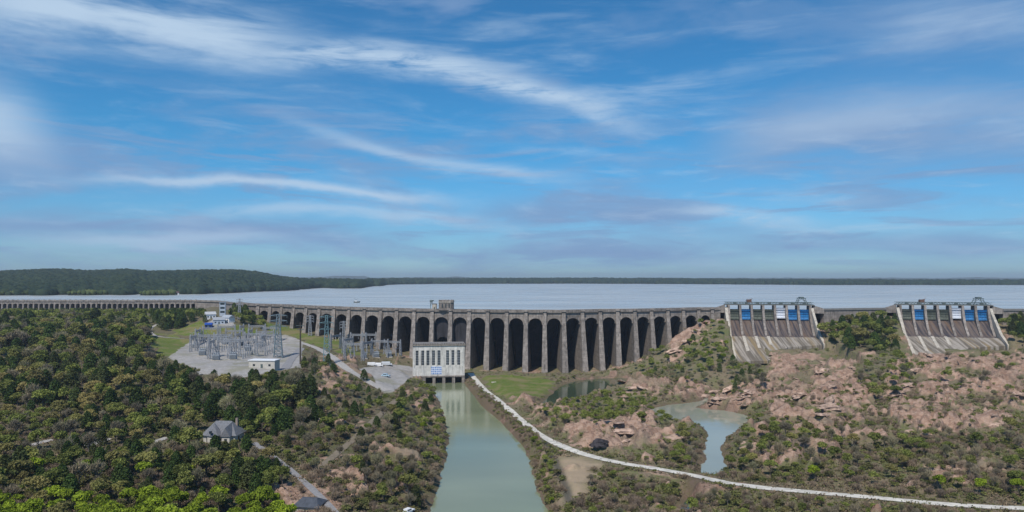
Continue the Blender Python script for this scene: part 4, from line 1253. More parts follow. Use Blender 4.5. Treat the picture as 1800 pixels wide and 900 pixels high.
# vehicles
def vehicle(name, px, py, L, W_, H, paint, label, rz, cat, van=True):
    P = onground(px, py); root = empty(name, P, rz, label, cat)
    mb = MB()
    if van: mb.prof([(-W_ / 2, .4), (W_ / 2, .4), (W_ / 2, H * .75), (W_ / 2 - .15, H), (-W_ / 2 + .15, H), (-W_ / 2, H * .75)][::-1], -L / 2, L / 2 - L * .18).box(L / 2 - L * .18, L / 2, -W_ / 2, W_ / 2, .4, H * .5)
    else: mb.box(-L / 2, L / 2, -W_ / 2, W_ / 2, .45, H * .6).prof([(-W_ / 2 + .1, H * .6), (W_ / 2 - .1, H * .6), (W_ / 2 - .25, H), (-W_ / 2 + .25, H)][::-1], -L * .3, L * .18)
    mb.build('body', paint, root)
    gl = MB().box(-L * .25, L * .15, -W_ / 2 + .1 - .02 * 0, -W_ / 2 + .14, H * .64, H * .9) if not van else MB().box(L / 2 - L * .2, L / 2 - L * .17, -W_ / 2 + .2, W_ / 2 - .2, H * .55, H * .9)
    gl.build('windscreen', GLASS, root)
    for sx in (-.32, .32):
        for sy in (-1, 1): MB().cyl((sx * L, sy * W_ / 2 - .12, .38), .38, .38, .24, 12, 'y').build('wheel', DARK, root)
    return root


vehicle('white_van', 654, 643, 6.2, 2.1, 2.5, WHITEP, 'white van parked leftmost on the pad below the small switchyard', R(8), 'van')
vehicle('white_van', 666, 644, 6.2, 2.1, 2.6, WHITEP, 'second white van on the pad, right beside the leftmost one', R(-6), 'van')
vehicle('white_trailer', 680, 642, 7.5, 2.3, 2.7, mat('offwhite_paint', (.55, .58, .62), .5, .06, 1), 'off-white box trailer at the right of the parked vans', R(4), 'trailer')
vehicle('pickup_truck', 678, 662, 5.6, 2.0, 2.0, mat('light_blue_paint', (.38, .52, .62), .4, .08, 1), 'light blue truck alone on the gravel pad near the powerhouse', R(-15), 'truck', False)
vehicle('white_car', 717, 902, 4.4, 1.8, 1.5, WHITEP, 'white car under the bushes at the bottom edge near the river', R(60), 'car', False)

# houses
def house():
    P = onground(391, 778); P.z = 9.6; root = empty('house', P, R(-4), 'grey roofed house with pale walls and a steep front gable in the woods', 'house')
    MB().box(-7.0, 7.0, 0, 9, -2.5, 3.2).build('wall', BRICKISH, root)
    def hip(x0, x1, y0, y1, z, h, rin):
        mb = MB(); b_ = 0; ym = (y0 + y1) / 2; mb.v = [(x0, y0, z), (x1, y0, z), (x1, y1, z), (x0, y1, z), (x0 + rin, ym, z + h), (x1 - rin, ym, z + h)]
        mb.f = [(0, 1, 5, 4), (1, 2, 5), (2, 3, 4, 5), (3, 0, 4), (3, 2, 1, 0)]; return mb
    rf = hip(-7.9, 7.9, -.9, 9.9, 3.2, 5.4, 4.4).build('roof', GREYROOF, root)
    # octagonal turret roof and front gable
    MB().cyl((-2.2, 0.2, -2), 3.0, 3.0, 5.4, 8).build('turret', BRICKISH, root)
    MB().cyl((-2.2, 0.2, 3.41), 3.6, .25, 5.0, 8).build('turret_roof', GREYROOF, root)
    MB().box(2.2, 5.6, -2.2, 0, -2.5, 3.2).build('porch', BRICKISH, root)
    mb = MB(); mb.v = [(1.7, -2.7, 3.2), (6.1, -2.7, 3.2), (3.9, -2.7, 7.0), (1.7, 5, 3.2), (6.1, 5, 3.2), (3.9, 5, 8.4)]; mb.f = [(0, 1, 2), (1, 4, 5, 2), (0, 2, 5, 3), (3, 5, 4)]; mb.build('gable', GREYROOF, root)
    MB().box(-2.6, -1.6, -3.75, -3.1, 4.6, 5.7).build('dormer_window', GLASS, root)
    for x_, y_ in ((3.3, -2.25), (-5.6, -.06), (-2.6, -2.9)): MB().box(x_, x_ + 1.2, y_ - .02, y_ + .04, .3, 2.2).build('window', GLASS, root)
    MB().box(7.0, 7.06, 3, 4.4, .3, 2.2).build('window', GLASS, root)
    MB().box(4.7, 5.6, 5.5, 6.4, 6, 9.6).build('chimney', mat('chimney_brick', (.3, .24, .2)), rf)
    root.scale = (.84, .84, .84); root.location.x -= 1.2
    return root


house()
P = Vector((at(537, 905, 5)[0], at(537, 905, 5)[1], 4.5)); cab = empty('cabin', P, R(-8), 'dark roofed cabin at the bottom edge beside the grey lane', 'cabin')
MB().box(-3.1, 3.1, 0, 6, -1.5, 2.7).build('wall', BRICKISH, cab)
mb = MB(); mb.v = [(-3.7, -.6, 2.7), (3.7, -.6, 2.7), (3.7, 6.6, 2.7), (-3.7, 6.6, 2.7), (-2.2, 2.6, 4.3), (2.2, 2.6, 4.3), (2.2, 3.4, 4.3), (-2.2, 3.4, 4.3)]
mb.f = [(0, 1, 5, 4), (1, 2, 6, 5), (2, 3, 7, 6), (3, 0, 4, 7), (4, 5, 6, 7), (3, 2, 1, 0)]; mb.build('roof', mat('dark_roof', (.07, .08, .10), .8, .2, 1), cab)
MB().box(-.5, .5, -.06, -.003, 0, 2).build('door', STEELD, cab)

FARM2 = leaf_mat('spit_foliage', (.03, .048, .02), (.085, .105, .04), trans=0)
# little things on and round the lake
x_, y_ = at(626, 532, 42); bt = empty('boat', (x_, y_, 42), R(25), 'small dark boat on the lake above the left dam arches', 'boat')
mb = MB(); mb.v = [(-2.5, -1, 0), (2.2, -1, 0), (4, 0, .2), (2.2, 1, 0), (-2.5, 1, 0), (-2.7, -1.3, 1.1), (2.4, -1.3, 1.2), (4.8, 0, 1.5), (2.4, 1.3, 1.2), (-2.7, 1.3, 1.1)]
mb.f = [(4, 3, 2, 1, 0), (5, 6, 7, 8, 9)] + [(i, (i + 1) % 5, 5 + (i + 1) % 5, 5 + i) for i in range(5)]; mb.build('hull', STEELD, bt)
MB().box(-1.6, .9, -.9, .9, 1.15, 2.5).build('cabin', WHITEP, bt); MB().bar((-2, 0, 1.1), (1.6, 0, 4.4), .25).bar((1.6, 0, 1.1), (-2, 0, 4.4), .25).build('mast', STEELD, bt)
sp_tags = ['leftmost', 'middle', 'rightmost']
for k, sx in enumerate((63, 187, 311)):
    x_, y_ = at(sx, 518, 42); bh = empty('boathouse', (x_, y_, 42), R(15), f'tiny boathouse on the near lake shore, {sp_tags[k]} of three', 'boathouse', 'boathouses on the lake shore')
    MB().box(-3, 3, -2, 2, -.5, 3.2).build('wall', WHITEP, bh); MB().prof([(-2.6, 3.2), (2.6, 3.2), (0, 5.4)][::-1], -3.5, 3.5).build('roof', mat('boathouse_roof', (.1, .06, .06)), bh)
    MB().box(-1.4, 1.4, -2.08, -2.003, 0, 2.4).build('door', DARK, bh)
    # the spit of land it stands on
    cx_, cy_ = at(sx - 32, 518.5, 42); rows = []
    for a in np.linspace(0, 2 * math.pi, 25): rows.append([(cx_ + 30 * f_ * math.cos(a), cy_ + 34 * f_ * math.sin(a), 41.6 + 2.2 * (1 - f_ ** 2)) for f_ in (0, .35, .7, 1)])
    tag(MB().grid(rows).build('lake_spit', HILLS), kind='structure')
    g = np.random.default_rng(k); n = 60; a = g.uniform(0, 6.28, n); rr = 27 * g.random(n) ** .5
    Pn = np.stack([cx_ + rr * np.cos(a), cy_ + rr * 1.1 * np.sin(a), np.full(n, 45.5)], 1); v, f, tn = blobs(Pn, g.uniform(1.8, 5.5, n), k + 3, 1.1)
    tag(link('shore_thicket', np_mesh('shore_thicket', v, f, tn), FARM2), f'green thicket on the {sp_tags[k]} small spit in the lake', 'thicket', kind='stuff')

# dark rock heap and the table slab by the lawn
def rock_mesh(name, s, seed, flat=.55):
    g = np.random.default_rng(seed); import bmesh
    bm = bmesh.new(); bmesh.ops.create_icosphere(bm, subdivisions=3, radius=1)
    for v_ in bm.verts:
        c = np.array(v_.co); n = fbm(np.array([c[0] * 2 + seed * 7.1 + c[2]]), np.array([c[1] * 2 + c[2] * 1.7]), 4, seed)[0]; q = 1 + n * 1.3
        v_.co = Vector((c[0] * q * s, c[1] * q * s * .8, max(-.25, c[2]) * q * s * flat))
    me = bpy.data.meshes.new(name); bm.to_mesh(me); bm.free(); return me


P = onground(1055, 782)
dr = link('rock_heap', rock_mesh('rock_heap', 3.4, 5, .6), mat('dark_rock', (.05, .045, .05), .95, .4, .8, bump=.3), loc=P)
tag(dr, 'dark rock heap alone on the pink clay left of centre right field', 'rock')
dr['label'] = 'lone dark heap of rock on the pink clay flat'
P = onground(868, 672); sl2 = MB().box(-1.6, 1.6, -.9, .9, -.2, .35).build('concrete_slab', CONC_L, loc=P); tag(sl2, 'small pale slab lying on the lawn near the path', 'slab')

def at_grid(arr, x, y):
    u = int(round(min(max((x / y - U[0]) / (U[1] - U[0]), 0), NU - 1))); v_ = int(round(min(max((math.log(y) - LY[0]) / (LY[1] - LY[0]), 0), NV - 1))); return arr[v_, u]


RED = mat('red_ledge', (.43, .305, .235), .95, .4, .45, bump=.6, objvar=.2)
rms = [rock_mesh('ledge', 1, 30 + k, .5) for k in range(5)]
g = random.Random(11); nr = 0
for poly, n in zip(ROCKS[:7], (20, 16, 5, 20, 5, 6, 4)):
    xs = [p[0] for p in poly]; ys = [p[1] for p in poly]
    for _ in range(n):
        for _t in range(20):
            px, py = g.uniform(min(xs), max(xs)), g.uniform(min(ys), max(ys))
            if poly_sd(np.array([px]), np.array([py]), poly)[0] < 0: break
        P = Vector(ground(px, py)); P.z -= .2
        if (poly_sd(np.array([P.x]), np.array([P.y]), waters[2][0])[0] < 1) or (poly_sd(np.array([P.x]), np.array([P.y]), waters[1][0])[0] < 1): continue
        if any(float(at_grid(roadmask, P.x + dx, P.y + dy)) > .02 for dx in (-9, -6, -3, 0, 3, 6, 9) for dy in (-9, -6, -3, 0, 3, 6, 9)): continue
        o = link('red_boulder', g.choice(rms), RED, loc=P); s = g.uniform(1.0, 4.2); o.scale = (s * 1.7, s * .9, s * g.uniform(.45, .8)); o.rotation_euler = (g.uniform(-.25, .25), g.uniform(-.3, .3), .5 + g.uniform(-.6, .6))
        side = ('on the rock field below the first spillway' if poly is ROCKS[0] else 'along the red bank behind the open pond' if poly is ROCKS[1] else 'on the clay flat above the white path' if poly is ROCKS[2]
                else 'on the rock field below the right spillway' if poly is ROCKS[3] else 'on the small slope between pond and path' if poly is ROCKS[4] else 'on the slope at the right end of the arches' if poly is ROCKS[5] else 'on the bank behind the bushes between the spillways')
        tag(o, ('large ' if s > 2.4 else 'small ') + 'reddish rock ledge ' + side, 'rock', 'red rocks ' + side)

# ------------------------------------------------------------------ vegetation
LM = {
    'cedar_tree': leaf_mat('cedar_foliage', (.026, .052, .017), (.10, .155, .045), (.10, .12, .05)),
    'leafy_tree': leaf_mat('olive_foliage', (.085, .115, .028), (.28, .31, .09), (.34, .29, .12)),
    'young_tree': leaf_mat('bright_foliage', (.10, .15, .012), (.33, .42, .045), (.27, .35, .04)),
    'bare_tree': leaf_mat('grey_twigs', (.13, .112, .08), (.33, .28, .20), (.26, .25, .15), 0),
    'olive_shrub': leaf_mat('shrub_foliage', (.08, .092, .032), (.25, .26, .10), (.21, .19, .09)),
    'twiggy_shrub': leaf_mat('shrub_twigs', (.13, .10, .075), (.34, .27, .20), (.26, .20, .16), 0),
}


def leaves(C, Nrm, S, g, elong=1.0, jit=.9):
    """one small four-cornered leaf clump per centre"""
    n = len(C); d = Nrm + g.normal(0, jit, (n, 3)); d /= np.linalg.norm(d, axis=1)[:, None] + 1e-9
    r = g.normal(0, 1, (n, 3)); a = np.cross(d, r); a /= np.linalg.norm(a, axis=1)[:, None] + 1e-9; b = np.cross(d, a)
    a = a * S[:, None] * elong; b = b * S[:, None]
    q = g.uniform(.6, 1.2, (n, 4, 1)); bend = d * (S * .25)[:, None]
    v = np.stack([C - a * q[:, 0] - bend, C - b * q[:, 1] + bend, C + a * q[:, 2] - bend, C + b * q[:, 3] + bend], 1)
    f = np.arange(n * 4).reshape(n, 4)
    return v.reshape(-1, 3), f


def dirs(n, g, zmin=-.5):
    v = g.normal(0, 1, (n, 3)); v[:, 2] = np.where(v[:, 2] < zmin, -v[:, 2], v[:, 2]); return v / np.linalg.norm(v, axis=1)[:, None]


def crown(kind, seed):
    """foliage of a tree ten metres tall"""
    g = np.random.default_rng(seed)
    C = []; N = []; S = []; TT = []; elong = 1.0
    if kind == 'cedar':
        n = 1500; h = g.random(n) ** .8; ang = g.uniform(0, 6.283, n)
        lob = 1 + .22 * np.sin(ang * 3 + seed) * np.cos(h * 9 + seed) + .12 * np.sin(ang * 7 + h * 20)
        rad = 3.2 * np.minimum(1, (1 - h) ** .48 * 1.05) * (.55 + .45 * np.minimum(1, h * 5 + .3)) * lob
        rr = rad * g.uniform(.55, 1.04, n)
        C = np.stack([rr * np.cos(ang), rr * np.sin(ang), .8 + h * 9.2], 1); N = np.stack([np.cos(ang), np.sin(ang), np.full(n, .5)], 1); S = g.uniform(.22, .46, n); TT = g.random(n)
    elif kind == 'round':
        for k in range(13):
            d = dirs(1, g, -.2)[0]; c = np.array([0, 0, 6.0]) + d * np.array([2.5, 2.5, 2.2]) * g.uniform(.6, 1.05); r = g.uniform(1.1, 1.9); m = int(95 * r)
            dd = dirs(m, g, -.6); cc = c + dd * r * g.uniform(.55, 1.05, (m, 1)) * np.array([1, 1, .8])
            C.append(cc); N.append(dd + [0, 0, .3]); S.append(g.uniform(.20, .42, m)); TT.append(np.clip(g.random(m) * .7 + g.uniform(-.15, .35), 0, 1))
        C = np.concatenate(C); N = np.concatenate(N); S = np.concatenate(S); TT = np.concatenate(TT)
    elif kind == 'bare':
        for k in range(16):
            d = dirs(1, g, -.1)[0]; c = np.array([0, 0, 5.6]) + d * np.array([2.4, 2.4, 2.4]) * g.uniform(.4, 1.0); m = 60
            dd = dirs(m, g, -.3); cc = c + dd * g.uniform(.1, 1.5, (m, 1)); C.append(cc); N.append(dd); S.append(g.uniform(.035, .06, m)); TT.append(g.random(m))
        C = np.concatenate(C); N = np.concatenate(N); S = np.concatenate(S); TT = np.concatenate(TT)
        n = len(C); out = C - np.array([0, 0, 3.5]); out /= np.linalg.norm(out, axis=1)[:, None]; out += g.normal(0, .45, (n, 3)); out /= np.linalg.norm(out, axis=1)[:, None]
        s_ = np.cross(out, g.normal(0, 1, (n, 3))); s_ /= np.linalg.norm(s_, axis=1)[:, None]; L = g.uniform(.5, 1.1, (n, 1)); wv_ = S[:, None] * 1.5
        v = np.stack([C - out * L - s_ * wv_, C - out * L + s_ * wv_, C + out * L + s_ * wv_ * .4, C + out * L - s_ * wv_ * .4], 1)
        return v.reshape(-1, 3), np.arange(n * 4).reshape(n, 4), np.repeat(TT, 4)
    elif kind in ('shrub', 'twig'):          # about two and a half metres tall, three wide
        for k in range(7):
            a = g.uniform(0, 6.28); q = g.uniform(0, 1.2); c = np.array([q * math.cos(a), q * math.sin(a), g.uniform(.6, 1.4)]); r = g.uniform(.6, 1.05); m = 34 if kind == 'shrub' else 40
            dd = dirs(m, g, -.3); C.append(c + dd * r * g.uniform(.5, 1.05, (m, 1))); N.append(dd + [0, 0, .3]); S.append(g.uniform(.13, .27, m) if kind == 'shrub' else g.uniform(.02, .035, m)); TT.append(np.clip(g.random(m) * .7 + g.uniform(-.1, .3), 0, 1))
        C = np.concatenate(C); N = np.concatenate(N); S = np.concatenate(S); TT = np.concatenate(TT)
        if kind == 'twig':
            n = len(C); out = C - np.array([0, 0, -.3]); out /= np.linalg.norm(out, axis=1)[:, None]; out += g.normal(0, .4, (n, 3)); s_ = np.cross(out, g.normal(0, 1, (n, 3))); s_ /= np.linalg.norm(s_, axis=1)[:, None]
            L = g.uniform(.25, .55, (n, 1)); wv_ = S[:, None] * 1.6
            v = np.stack([C - out * L - s_ * wv_, C - out * L + s_ * wv_, C + out * L + s_ * wv_ * .4, C + out * L - s_ * wv_ * .4], 1)
            return v.reshape(-1, 3), np.arange(n * 4).reshape(n, 4), np.repeat(TT, 4)
    v, f = leaves(C, N, S, g, 1.15)
    return v, f, np.repeat(TT, 4)


def trunk_mesh(seed, limbs=6, top=7.5, r=.24):
    g = random.Random(seed); mb = MB(); p = Vector((0, 0, -.6)); rad = r; n = 6; pts = [p]
    for k in range(5): pts.append(Vector((g.uniform(-.2, .2) * k * .5, g.uniform(-.2, .2) * k * .5, top * (k + 1) / 5)))
    def tube(a, b, ra, rb):
        d = (b - a).normalized(); u = d.cross(Vector((.3, .9, .2))).normalized(); w_ = d.cross(u); s = len(mb.v)
        for q, rr in ((a, ra), (b, rb)):
            for i in range(n):
                t_ = 2 * math.pi * i / n; mb.v.append(tuple(q + u * rr * math.cos(t_) + w_ * rr * math.sin(t_)))
        mb.f += [(s + i, s + (i + 1) % n, s + n + (i + 1) % n, s + n + i) for i in range(n)]
    for k in range(5): tube(pts[k], pts[k + 1], r * (1 - k / 5.8), r * (1 - (k + 1) / 5.8))
    for k in range(limbs):
        z = g.uniform(.3, .8) * top; a = Vector((0, 0, z)); t_ = g.uniform(0, 6.28); L = g.uniform(1.6, 2.8)
        m_ = a + Vector((math.cos(t_) * L * .6, math.sin(t_) * L * .6, L * .5)); tube(a, m_, r * .42, r * .28); tube(m_, m_ + Vector((math.cos(t_ + .4) * L * .5, math.sin(t_ + .4) * L * .5, L * .6)), r * .28, r * .1)
    me = bpy.data.meshes.new('trunk'); me.from_pydata(mb.v, [], mb.f); me.update(); return me


BARKG = mat('grey_bark', (.17, .15, .135), .9, .2, 2.0)
SPEC = {'cedar_tree': ('cedar', 6, 'c', BARK, 3), 'leafy_tree': ('round', 7, 'l', BARK, 7), 'young_tree': ('round', 4, 'l', BARK, 6), 'bare_tree': ('bare', 7, 'b', BARKG, 12)}
CR, TR, RAW = {}, {}, {}
for nm, (kd, nv, _, bk, limbs) in SPEC.items():
    CR[nm] = []; TR[nm] = []; RAW[nm] = []
    for k in range(nv):
        raw = crown(kd, 100 + k + sum(map(ord, nm))); RAW[nm].append(raw)
        me = np_mesh('crown', *raw); me.materials.append(LM[nm]); CR[nm].append(me)
        tm = trunk_mesh(k + 50, limbs, 8.5 if kd in ('cedar', 'bare') else 6.5); tm.materials.append(bk); TR[nm].append(tm)
for nm, kd in (('olive_shrub', 'shrub'), ('twiggy_shrub', 'twig')):
    CR[nm] = []; RAW[nm] = []
    for k in range(6):
        raw = crown(kd, 300 + k + len(nm)); RAW[nm].append(raw); me = np_mesh(nm, *raw); me.materials.append(LM[nm]); CR[nm].append(me)


def gl(arr, x, y):
    u = np.clip((x / y - U[0]) / (U[1] - U[0]), 0, NU - 1.001); v = np.clip((np.log(y) - LY[0]) / (LY[1] - LY[0]), 0, NV - 1.001)
    return arr[np.round(v).astype(int), np.round(u).astype(int)]


def clear_of(x, y, rm=.05):
    """1 where plants may stand"""
    ok = (gl(roadmask, x, y) < rm) & (gl(m_lawn, x, y) < .3) & (gl(m_grav, x, y) < .3) & (gl(m_tan, x, y) < .3)
    for poly, _, _ in waters:
        P = np.array(poly); bb = (x > P[:, 0].min() - 4) & (x < P[:, 0].max() + 4) & (y > P[:, 1].min() - 4) & (y < P[:, 1].max() + 4)
        if bb.any():
            sd = np.full(x.shape, 99.); sd[bb] = poly_sd(x[bb], y[bb], poly); ok &= sd > 1.2
    px = 900 + F * x / y; ok &= y < crest_Y(px) - 9
    for s_ in (sp1, sp2):
        dx_, dy_ = x - s_.location.x, y - s_.location.y; an = s_.rotation_euler.z; lx = dx_ * math.cos(an) + dy_ * math.sin(an); ly = -dx_ * math.sin(an) + dy_ * math.cos(an)
        ok &= ~((lx > -3) & (lx < 68) & (ly > -63) & (ly < 10) & ((lx < 42) | (ly > -40)))
    lp = Vector(ph.location); ok &= ~((px > 722) & (px < 822) & (y > 478) & (y < 525))
    return ok


KEEP = [[(-60, 520), (345, 520), (400, 530), (400, 541), (-60, 541)],  # rows and columns where the photograph shows the thing itself, not a tree in front of it
    [(356, 766), (358, 742), (392, 728), (422, 752), (424, 768)], [(300, 628), (345, 598), (500, 594), (530, 600), (528, 645), (480, 648), (440, 645), (400, 655), (330, 640)],
    [(436, 622), (482, 622), (484, 650), (436, 648)], [(530, 602), (640, 668), (690, 692), (735, 650), (690, 640), (640, 640), (560, 605)], [(726, 600), (818, 600), (820, 668), (726, 664)],
    [(600, 590), (700, 590), (702, 640), (600, 632)], [(478, 790), (500, 812), (588, 900), (600, 900), (512, 808)], [(56, 784), (92, 771), (98, 776), (64, 790)], [(154, 786), (190, 770), (196, 776), (160, 790)], [(250, 787), (298, 767), (302, 775), (258, 791)],
    [(364, 520), (402, 520), (402, 576), (364, 578)], [(512, 883), (562, 883), (562, 900), (512, 900)], [(262, 584), (330, 578), (430, 566), (470, 580), (330, 628), (290, 626)], [(470, 566), (620, 600), (640, 628), (520, 596), (470, 590)],
    [(762, 690), (812, 680), (900, 752), (926, 790), (950, 900), (765, 900), (786, 820), (790, 750)], [(830, 655), (852, 660), (975, 668), (975, 688), (900, 702), (1000, 790), (1240, 835), (1480, 858), (1800, 884), (1800, 898), (1480, 874), (1240, 848), (1000, 802), (880, 720)],
    [(1276, 535), (1418, 535), (1424, 603), (1350, 612), (1340, 632), (1296, 632)], [(1577, 535), (1719, 535), (1726, 603), (1652, 612), (1642, 632), (1598, 632)],
    [(970, 690), (1010, 672), (1120, 668), (1060, 682), (1010, 696)], [(1190, 734), (1225, 706), (1290, 716), (1316, 736), (1270, 775), (1272, 825), (1240, 830), (1240, 752)], [(985, 760), (1075, 752), (1165, 756), (1150, 795), (1050, 796)],
    [(433, 535), (1225, 540), (1175, 588), (1125, 625), (1100, 648), (850, 650), (830, 600), (620, 585), (560, 568), (500, 555), (440, 548)], [(985, 805), (1040, 820), (1015, 855), (1000, 845)],
]


def hides(px, py, topy, halfw):
    res = np.zeros(px.shape, bool)
    for fr_x, fr_y in ((0, .96), (-.7, .6), (.7, .6), (0, .35)):
        qx = px + halfw * fr_x; qy = py + (topy - py) * fr_y
        for p in KEEP: res |= poly_sd(qx, qy, p) < 0
    return res


# zones: polygon (column, row of the foot), mix, spacing m, height range, phrase
Zn = [
    ([(-60, 893), (520, 893), (505, 980), (-60, 980)], {'young_tree': .85, 'leafy_tree': .15}, 5.2, (6.2, 8.2), 'in the bright green row along the bottom edge'),
    ([(-60, 540), (270, 540), (262, 575), (-60, 575)], {'leafy_tree': .58, 'bare_tree': .1, 'cedar_tree': .32}, 9.5, (8, 12), 'on the wooded hilltop before the distant dam'),
    ([(268, 548), (350, 546), (372, 556), (362, 566), (300, 584), (268, 575)], {'cedar_tree': .6, 'leafy_tree': .4}, 7.0, (8, 12), 'beside the hilltop lawn left of the plaza'),
    ([(402, 550), (440, 552), (500, 590), (490, 600), (420, 592), (410, 575)], {'cedar_tree': .65, 'leafy_tree': .35}, 6.0, (7, 10), 'in the dark clump between plaza and switchyard'),
    ([(-60, 575), (262, 575), (262, 622), (300, 652), (-60, 660)], {'leafy_tree': .48, 'bare_tree': .12, 'cedar_tree': .4}, 8.2, (10, 14), 'in the wood left of the switchyard'),
    ([(-60, 655), (300, 650), (330, 730), (-60, 735)], {'leafy_tree': .42, 'bare_tree': .14, 'cedar_tree': .44}, 7.6, (8.5, 12), 'in the wood above the three gravel drives'),
    ([(300, 650), (420, 668), (500, 660), (560, 700), (560, 760), (440, 770), (345, 740)], {'leafy_tree': .28, 'bare_tree': .17, 'cedar_tree': .55}, 7.0, (8.5, 12), 'in the thick wood between house and switchyard'),
    ([(-60, 733), (340, 728), (345, 795), (-60, 800)], {'leafy_tree': .58, 'bare_tree': .18, 'cedar_tree': .24}, 6.6, (6, 8), 'around the three gravel drives'),
    ([(-60, 797), (480, 795), (520, 840), (530, 892), (-60, 892)], {'leafy_tree': .42, 'bare_tree': .22, 'cedar_tree': .36}, 6.0, (6, 9), 'in the dark wood below the drives and house'),
    ([(428, 765), (600, 760), (600, 900), (560, 870)], {'leafy_tree': .5, 'bare_tree': .3, 'cedar_tree': .2}, 6.0, (4.5, 7), 'beside the grey lane right of the house'),
    ([(560, 690), (640, 690), (700, 700), (640, 770), (570, 830), (560, 760)], {'leafy_tree': .3, 'bare_tree': .35, 'cedar_tree': .35}, 6.0, (4, 7.5), 'on the scrubby slope left of the dirt track'),
    ([(528, 650), (545, 622), (600, 650), (650, 690), (560, 700)], {'leafy_tree': .35, 'bare_tree': .3, 'cedar_tree': .35}, 7.5, (5, 8), 'on the rocky slope below the paved road bend'),
    ([(690, 660), (730, 650), (765, 690), (790, 760), (780, 830), (760, 900), (600, 900), (600, 820), (660, 750)], {'bare_tree': .50, 'leafy_tree': .32, 'cedar_tree': .18}, 5.8, (4, 7), 'on the brushy bank left of the river'),
    ([(620, 588), (700, 588), (724, 610), (722, 632), (640, 632)], {'bare_tree': 1}, 12, (5, 7), 'round the small switchyard below the dam'),
    ([(1215, 590), (1240, 566), (1272, 572), (1280, 640), (1240, 650), (1205, 640)], {'leafy_tree': .75, 'young_tree': .1, 'cedar_tree': .15}, 6.2, (4.5, 7.5), 'on the slope between arches and first spillway'),
    ([(1440, 552), (1572, 552), (1580, 620), (1500, 618), (1440, 602)], {'cedar_tree': .4, 'leafy_tree': .5, 'bare_tree': .1}, 6.2, (9, 13), 'on the slope between the two spillways'),
    ([(1742, 552), (1860, 552), (1860, 612), (1745, 606)], {'cedar_tree': .5, 'leafy_tree': .5}, 6.2, (9, 13), 'right of the second spillway'),
    ([(1110, 645), (1150, 622), (1200, 610), (1300, 645), (1345, 660), (1330, 682), (1260, 682), (1140, 672)], {'bare_tree': .5, 'leafy_tree': .3, 'cedar_tree': .2}, 6.2, (4, 7), 'in the low thicket below the right arches'),
    ([(950, 728), (1000, 702), (1080, 690), (1150, 700), (1185, 738), (1160, 752), (1050, 752), (970, 754)], {'leafy_tree': .85, 'bare_tree': .15}, 5.5, (3.5, 5.5), 'in the olive bushes between pond and clay flat'),
    ([(1165, 748), (1225, 752), (1238, 770), (1232, 825), (1160, 815), (1195, 780)], {'leafy_tree': .5, 'bare_tree': .4, 'young_tree': .1}, 5.0, (4, 6), 'on the left bank of the open pond'),
    ([(1318, 738), (1440, 770), (1440, 835), (1380, 850), (1282, 835), (1282, 770)], {'leafy_tree': .6, 'bare_tree': .25, 'young_tree': .15}, 6.5, (4, 7), 'right of the open pond'),
    ([(1440, 770), (1840, 760), (1840, 872), (1500, 850), (1440, 845)], {'leafy_tree': .45, 'bare_tree': .45, 'young_tree': .1}, 7.0, (4, 6.5), 'above the right end of the white path'),
    ([(1500, 610), (1580, 620), (1640, 640), (1620, 690), (1540, 720), (1500, 660)], {'bare_tree': .45, 'leafy_tree': .55}, 8.5, (5, 8), 'between the two pink rock fields'),
    ([(1620, 635), (1840, 615), (1840, 700), (1680, 700)], {'bare_tree': .45, 'leafy_tree': .55}, 10, (4, 7), 'on the upper part of the right rock field'),
    ([(1040, 838), (1230, 850), (1470, 876), (1840, 902), (1840, 980), (1000, 960)], {'leafy_tree': .4, 'bare_tree': .6}, 6.0, (2.8, 4.8), 'in the brush below the white path'),
    ([(926, 770), (960, 790), (975, 860), (980, 900), (962, 900), (935, 820)], {'leafy_tree': .8, 'young_tree': .2}, 4.5, (2.5, 4), 'on the bank right of the river'),
]
Zn += [([(812, 664), (835, 672), (872, 704), (905, 738), (940, 768), (926, 772), (900, 752), (850, 706)], {'leafy_tree': .5, 'bare_tree': .5}, 2.4, (1.5, 2.2), 'on the strip between river and path'),
       ([(1290, 655), (1335, 650), (1345, 690), (1290, 690)], {'bare_tree': .7, 'cedar_tree': .3}, 5, (6, 8), 'in the dark clump at the foot of the first spillway')]
inst = []     # kind, x, y, z, height, px, py, phrase
XS, YS = [], []
FIX = [(66, 842, 7.5, 'young_tree'), (150, 846, 7, 'young_tree'), (252, 852, 8, 'young_tree'), (330, 852, 7, 'young_tree'), (436, 856, 7.5, 'young_tree'), (100, 852, 6, 'young_tree'),
       (30, 764, 8.5, 'leafy_tree'), (135, 762, 8.5, 'leafy_tree'), (238, 760, 8.5, 'leafy_tree'), (341, 758, 8.5, 'leafy_tree'), (105, 778, 8, 'bare_tree'), (205, 776, 8, 'bare_tree'), (312, 776, 8.5, 'bare_tree'),
       (1428, 848, 6.5, 'young_tree'), (1650, 866, 6.5, 'young_tree'), (1722, 870, 6.0, 'young_tree'), (1790, 872, 6, 'young_tree'), (1248, 632, 7, 'young_tree'), (1256, 606, 8, 'leafy_tree'), (1306, 830, 6, 'leafy_tree'), (640, 670, 7, 'cedar_tree'), (577, 642, 7, 'cedar_tree'),
       (744, 760, 5, 'young_tree'), (772, 735, 5, 'leafy_tree'), (700, 845, 5, 'leafy_tree')]
FIXPH = lambda px, py: next((z_[4] for z_ in Zn if poly_sd(np.array([px * 1.]), np.array([py * 1.]), z_[0])[0] < 6), 'standing apart on the open ground')
for px, py, h, k in FIX:
    P = ground(px, py); inst.append((k, P[0], P[1], P[2], h, px, py, FIXPH(px, py), 0)); XS.append(P[0]); YS.append(P[1])
g = np.random.default_rng(42)
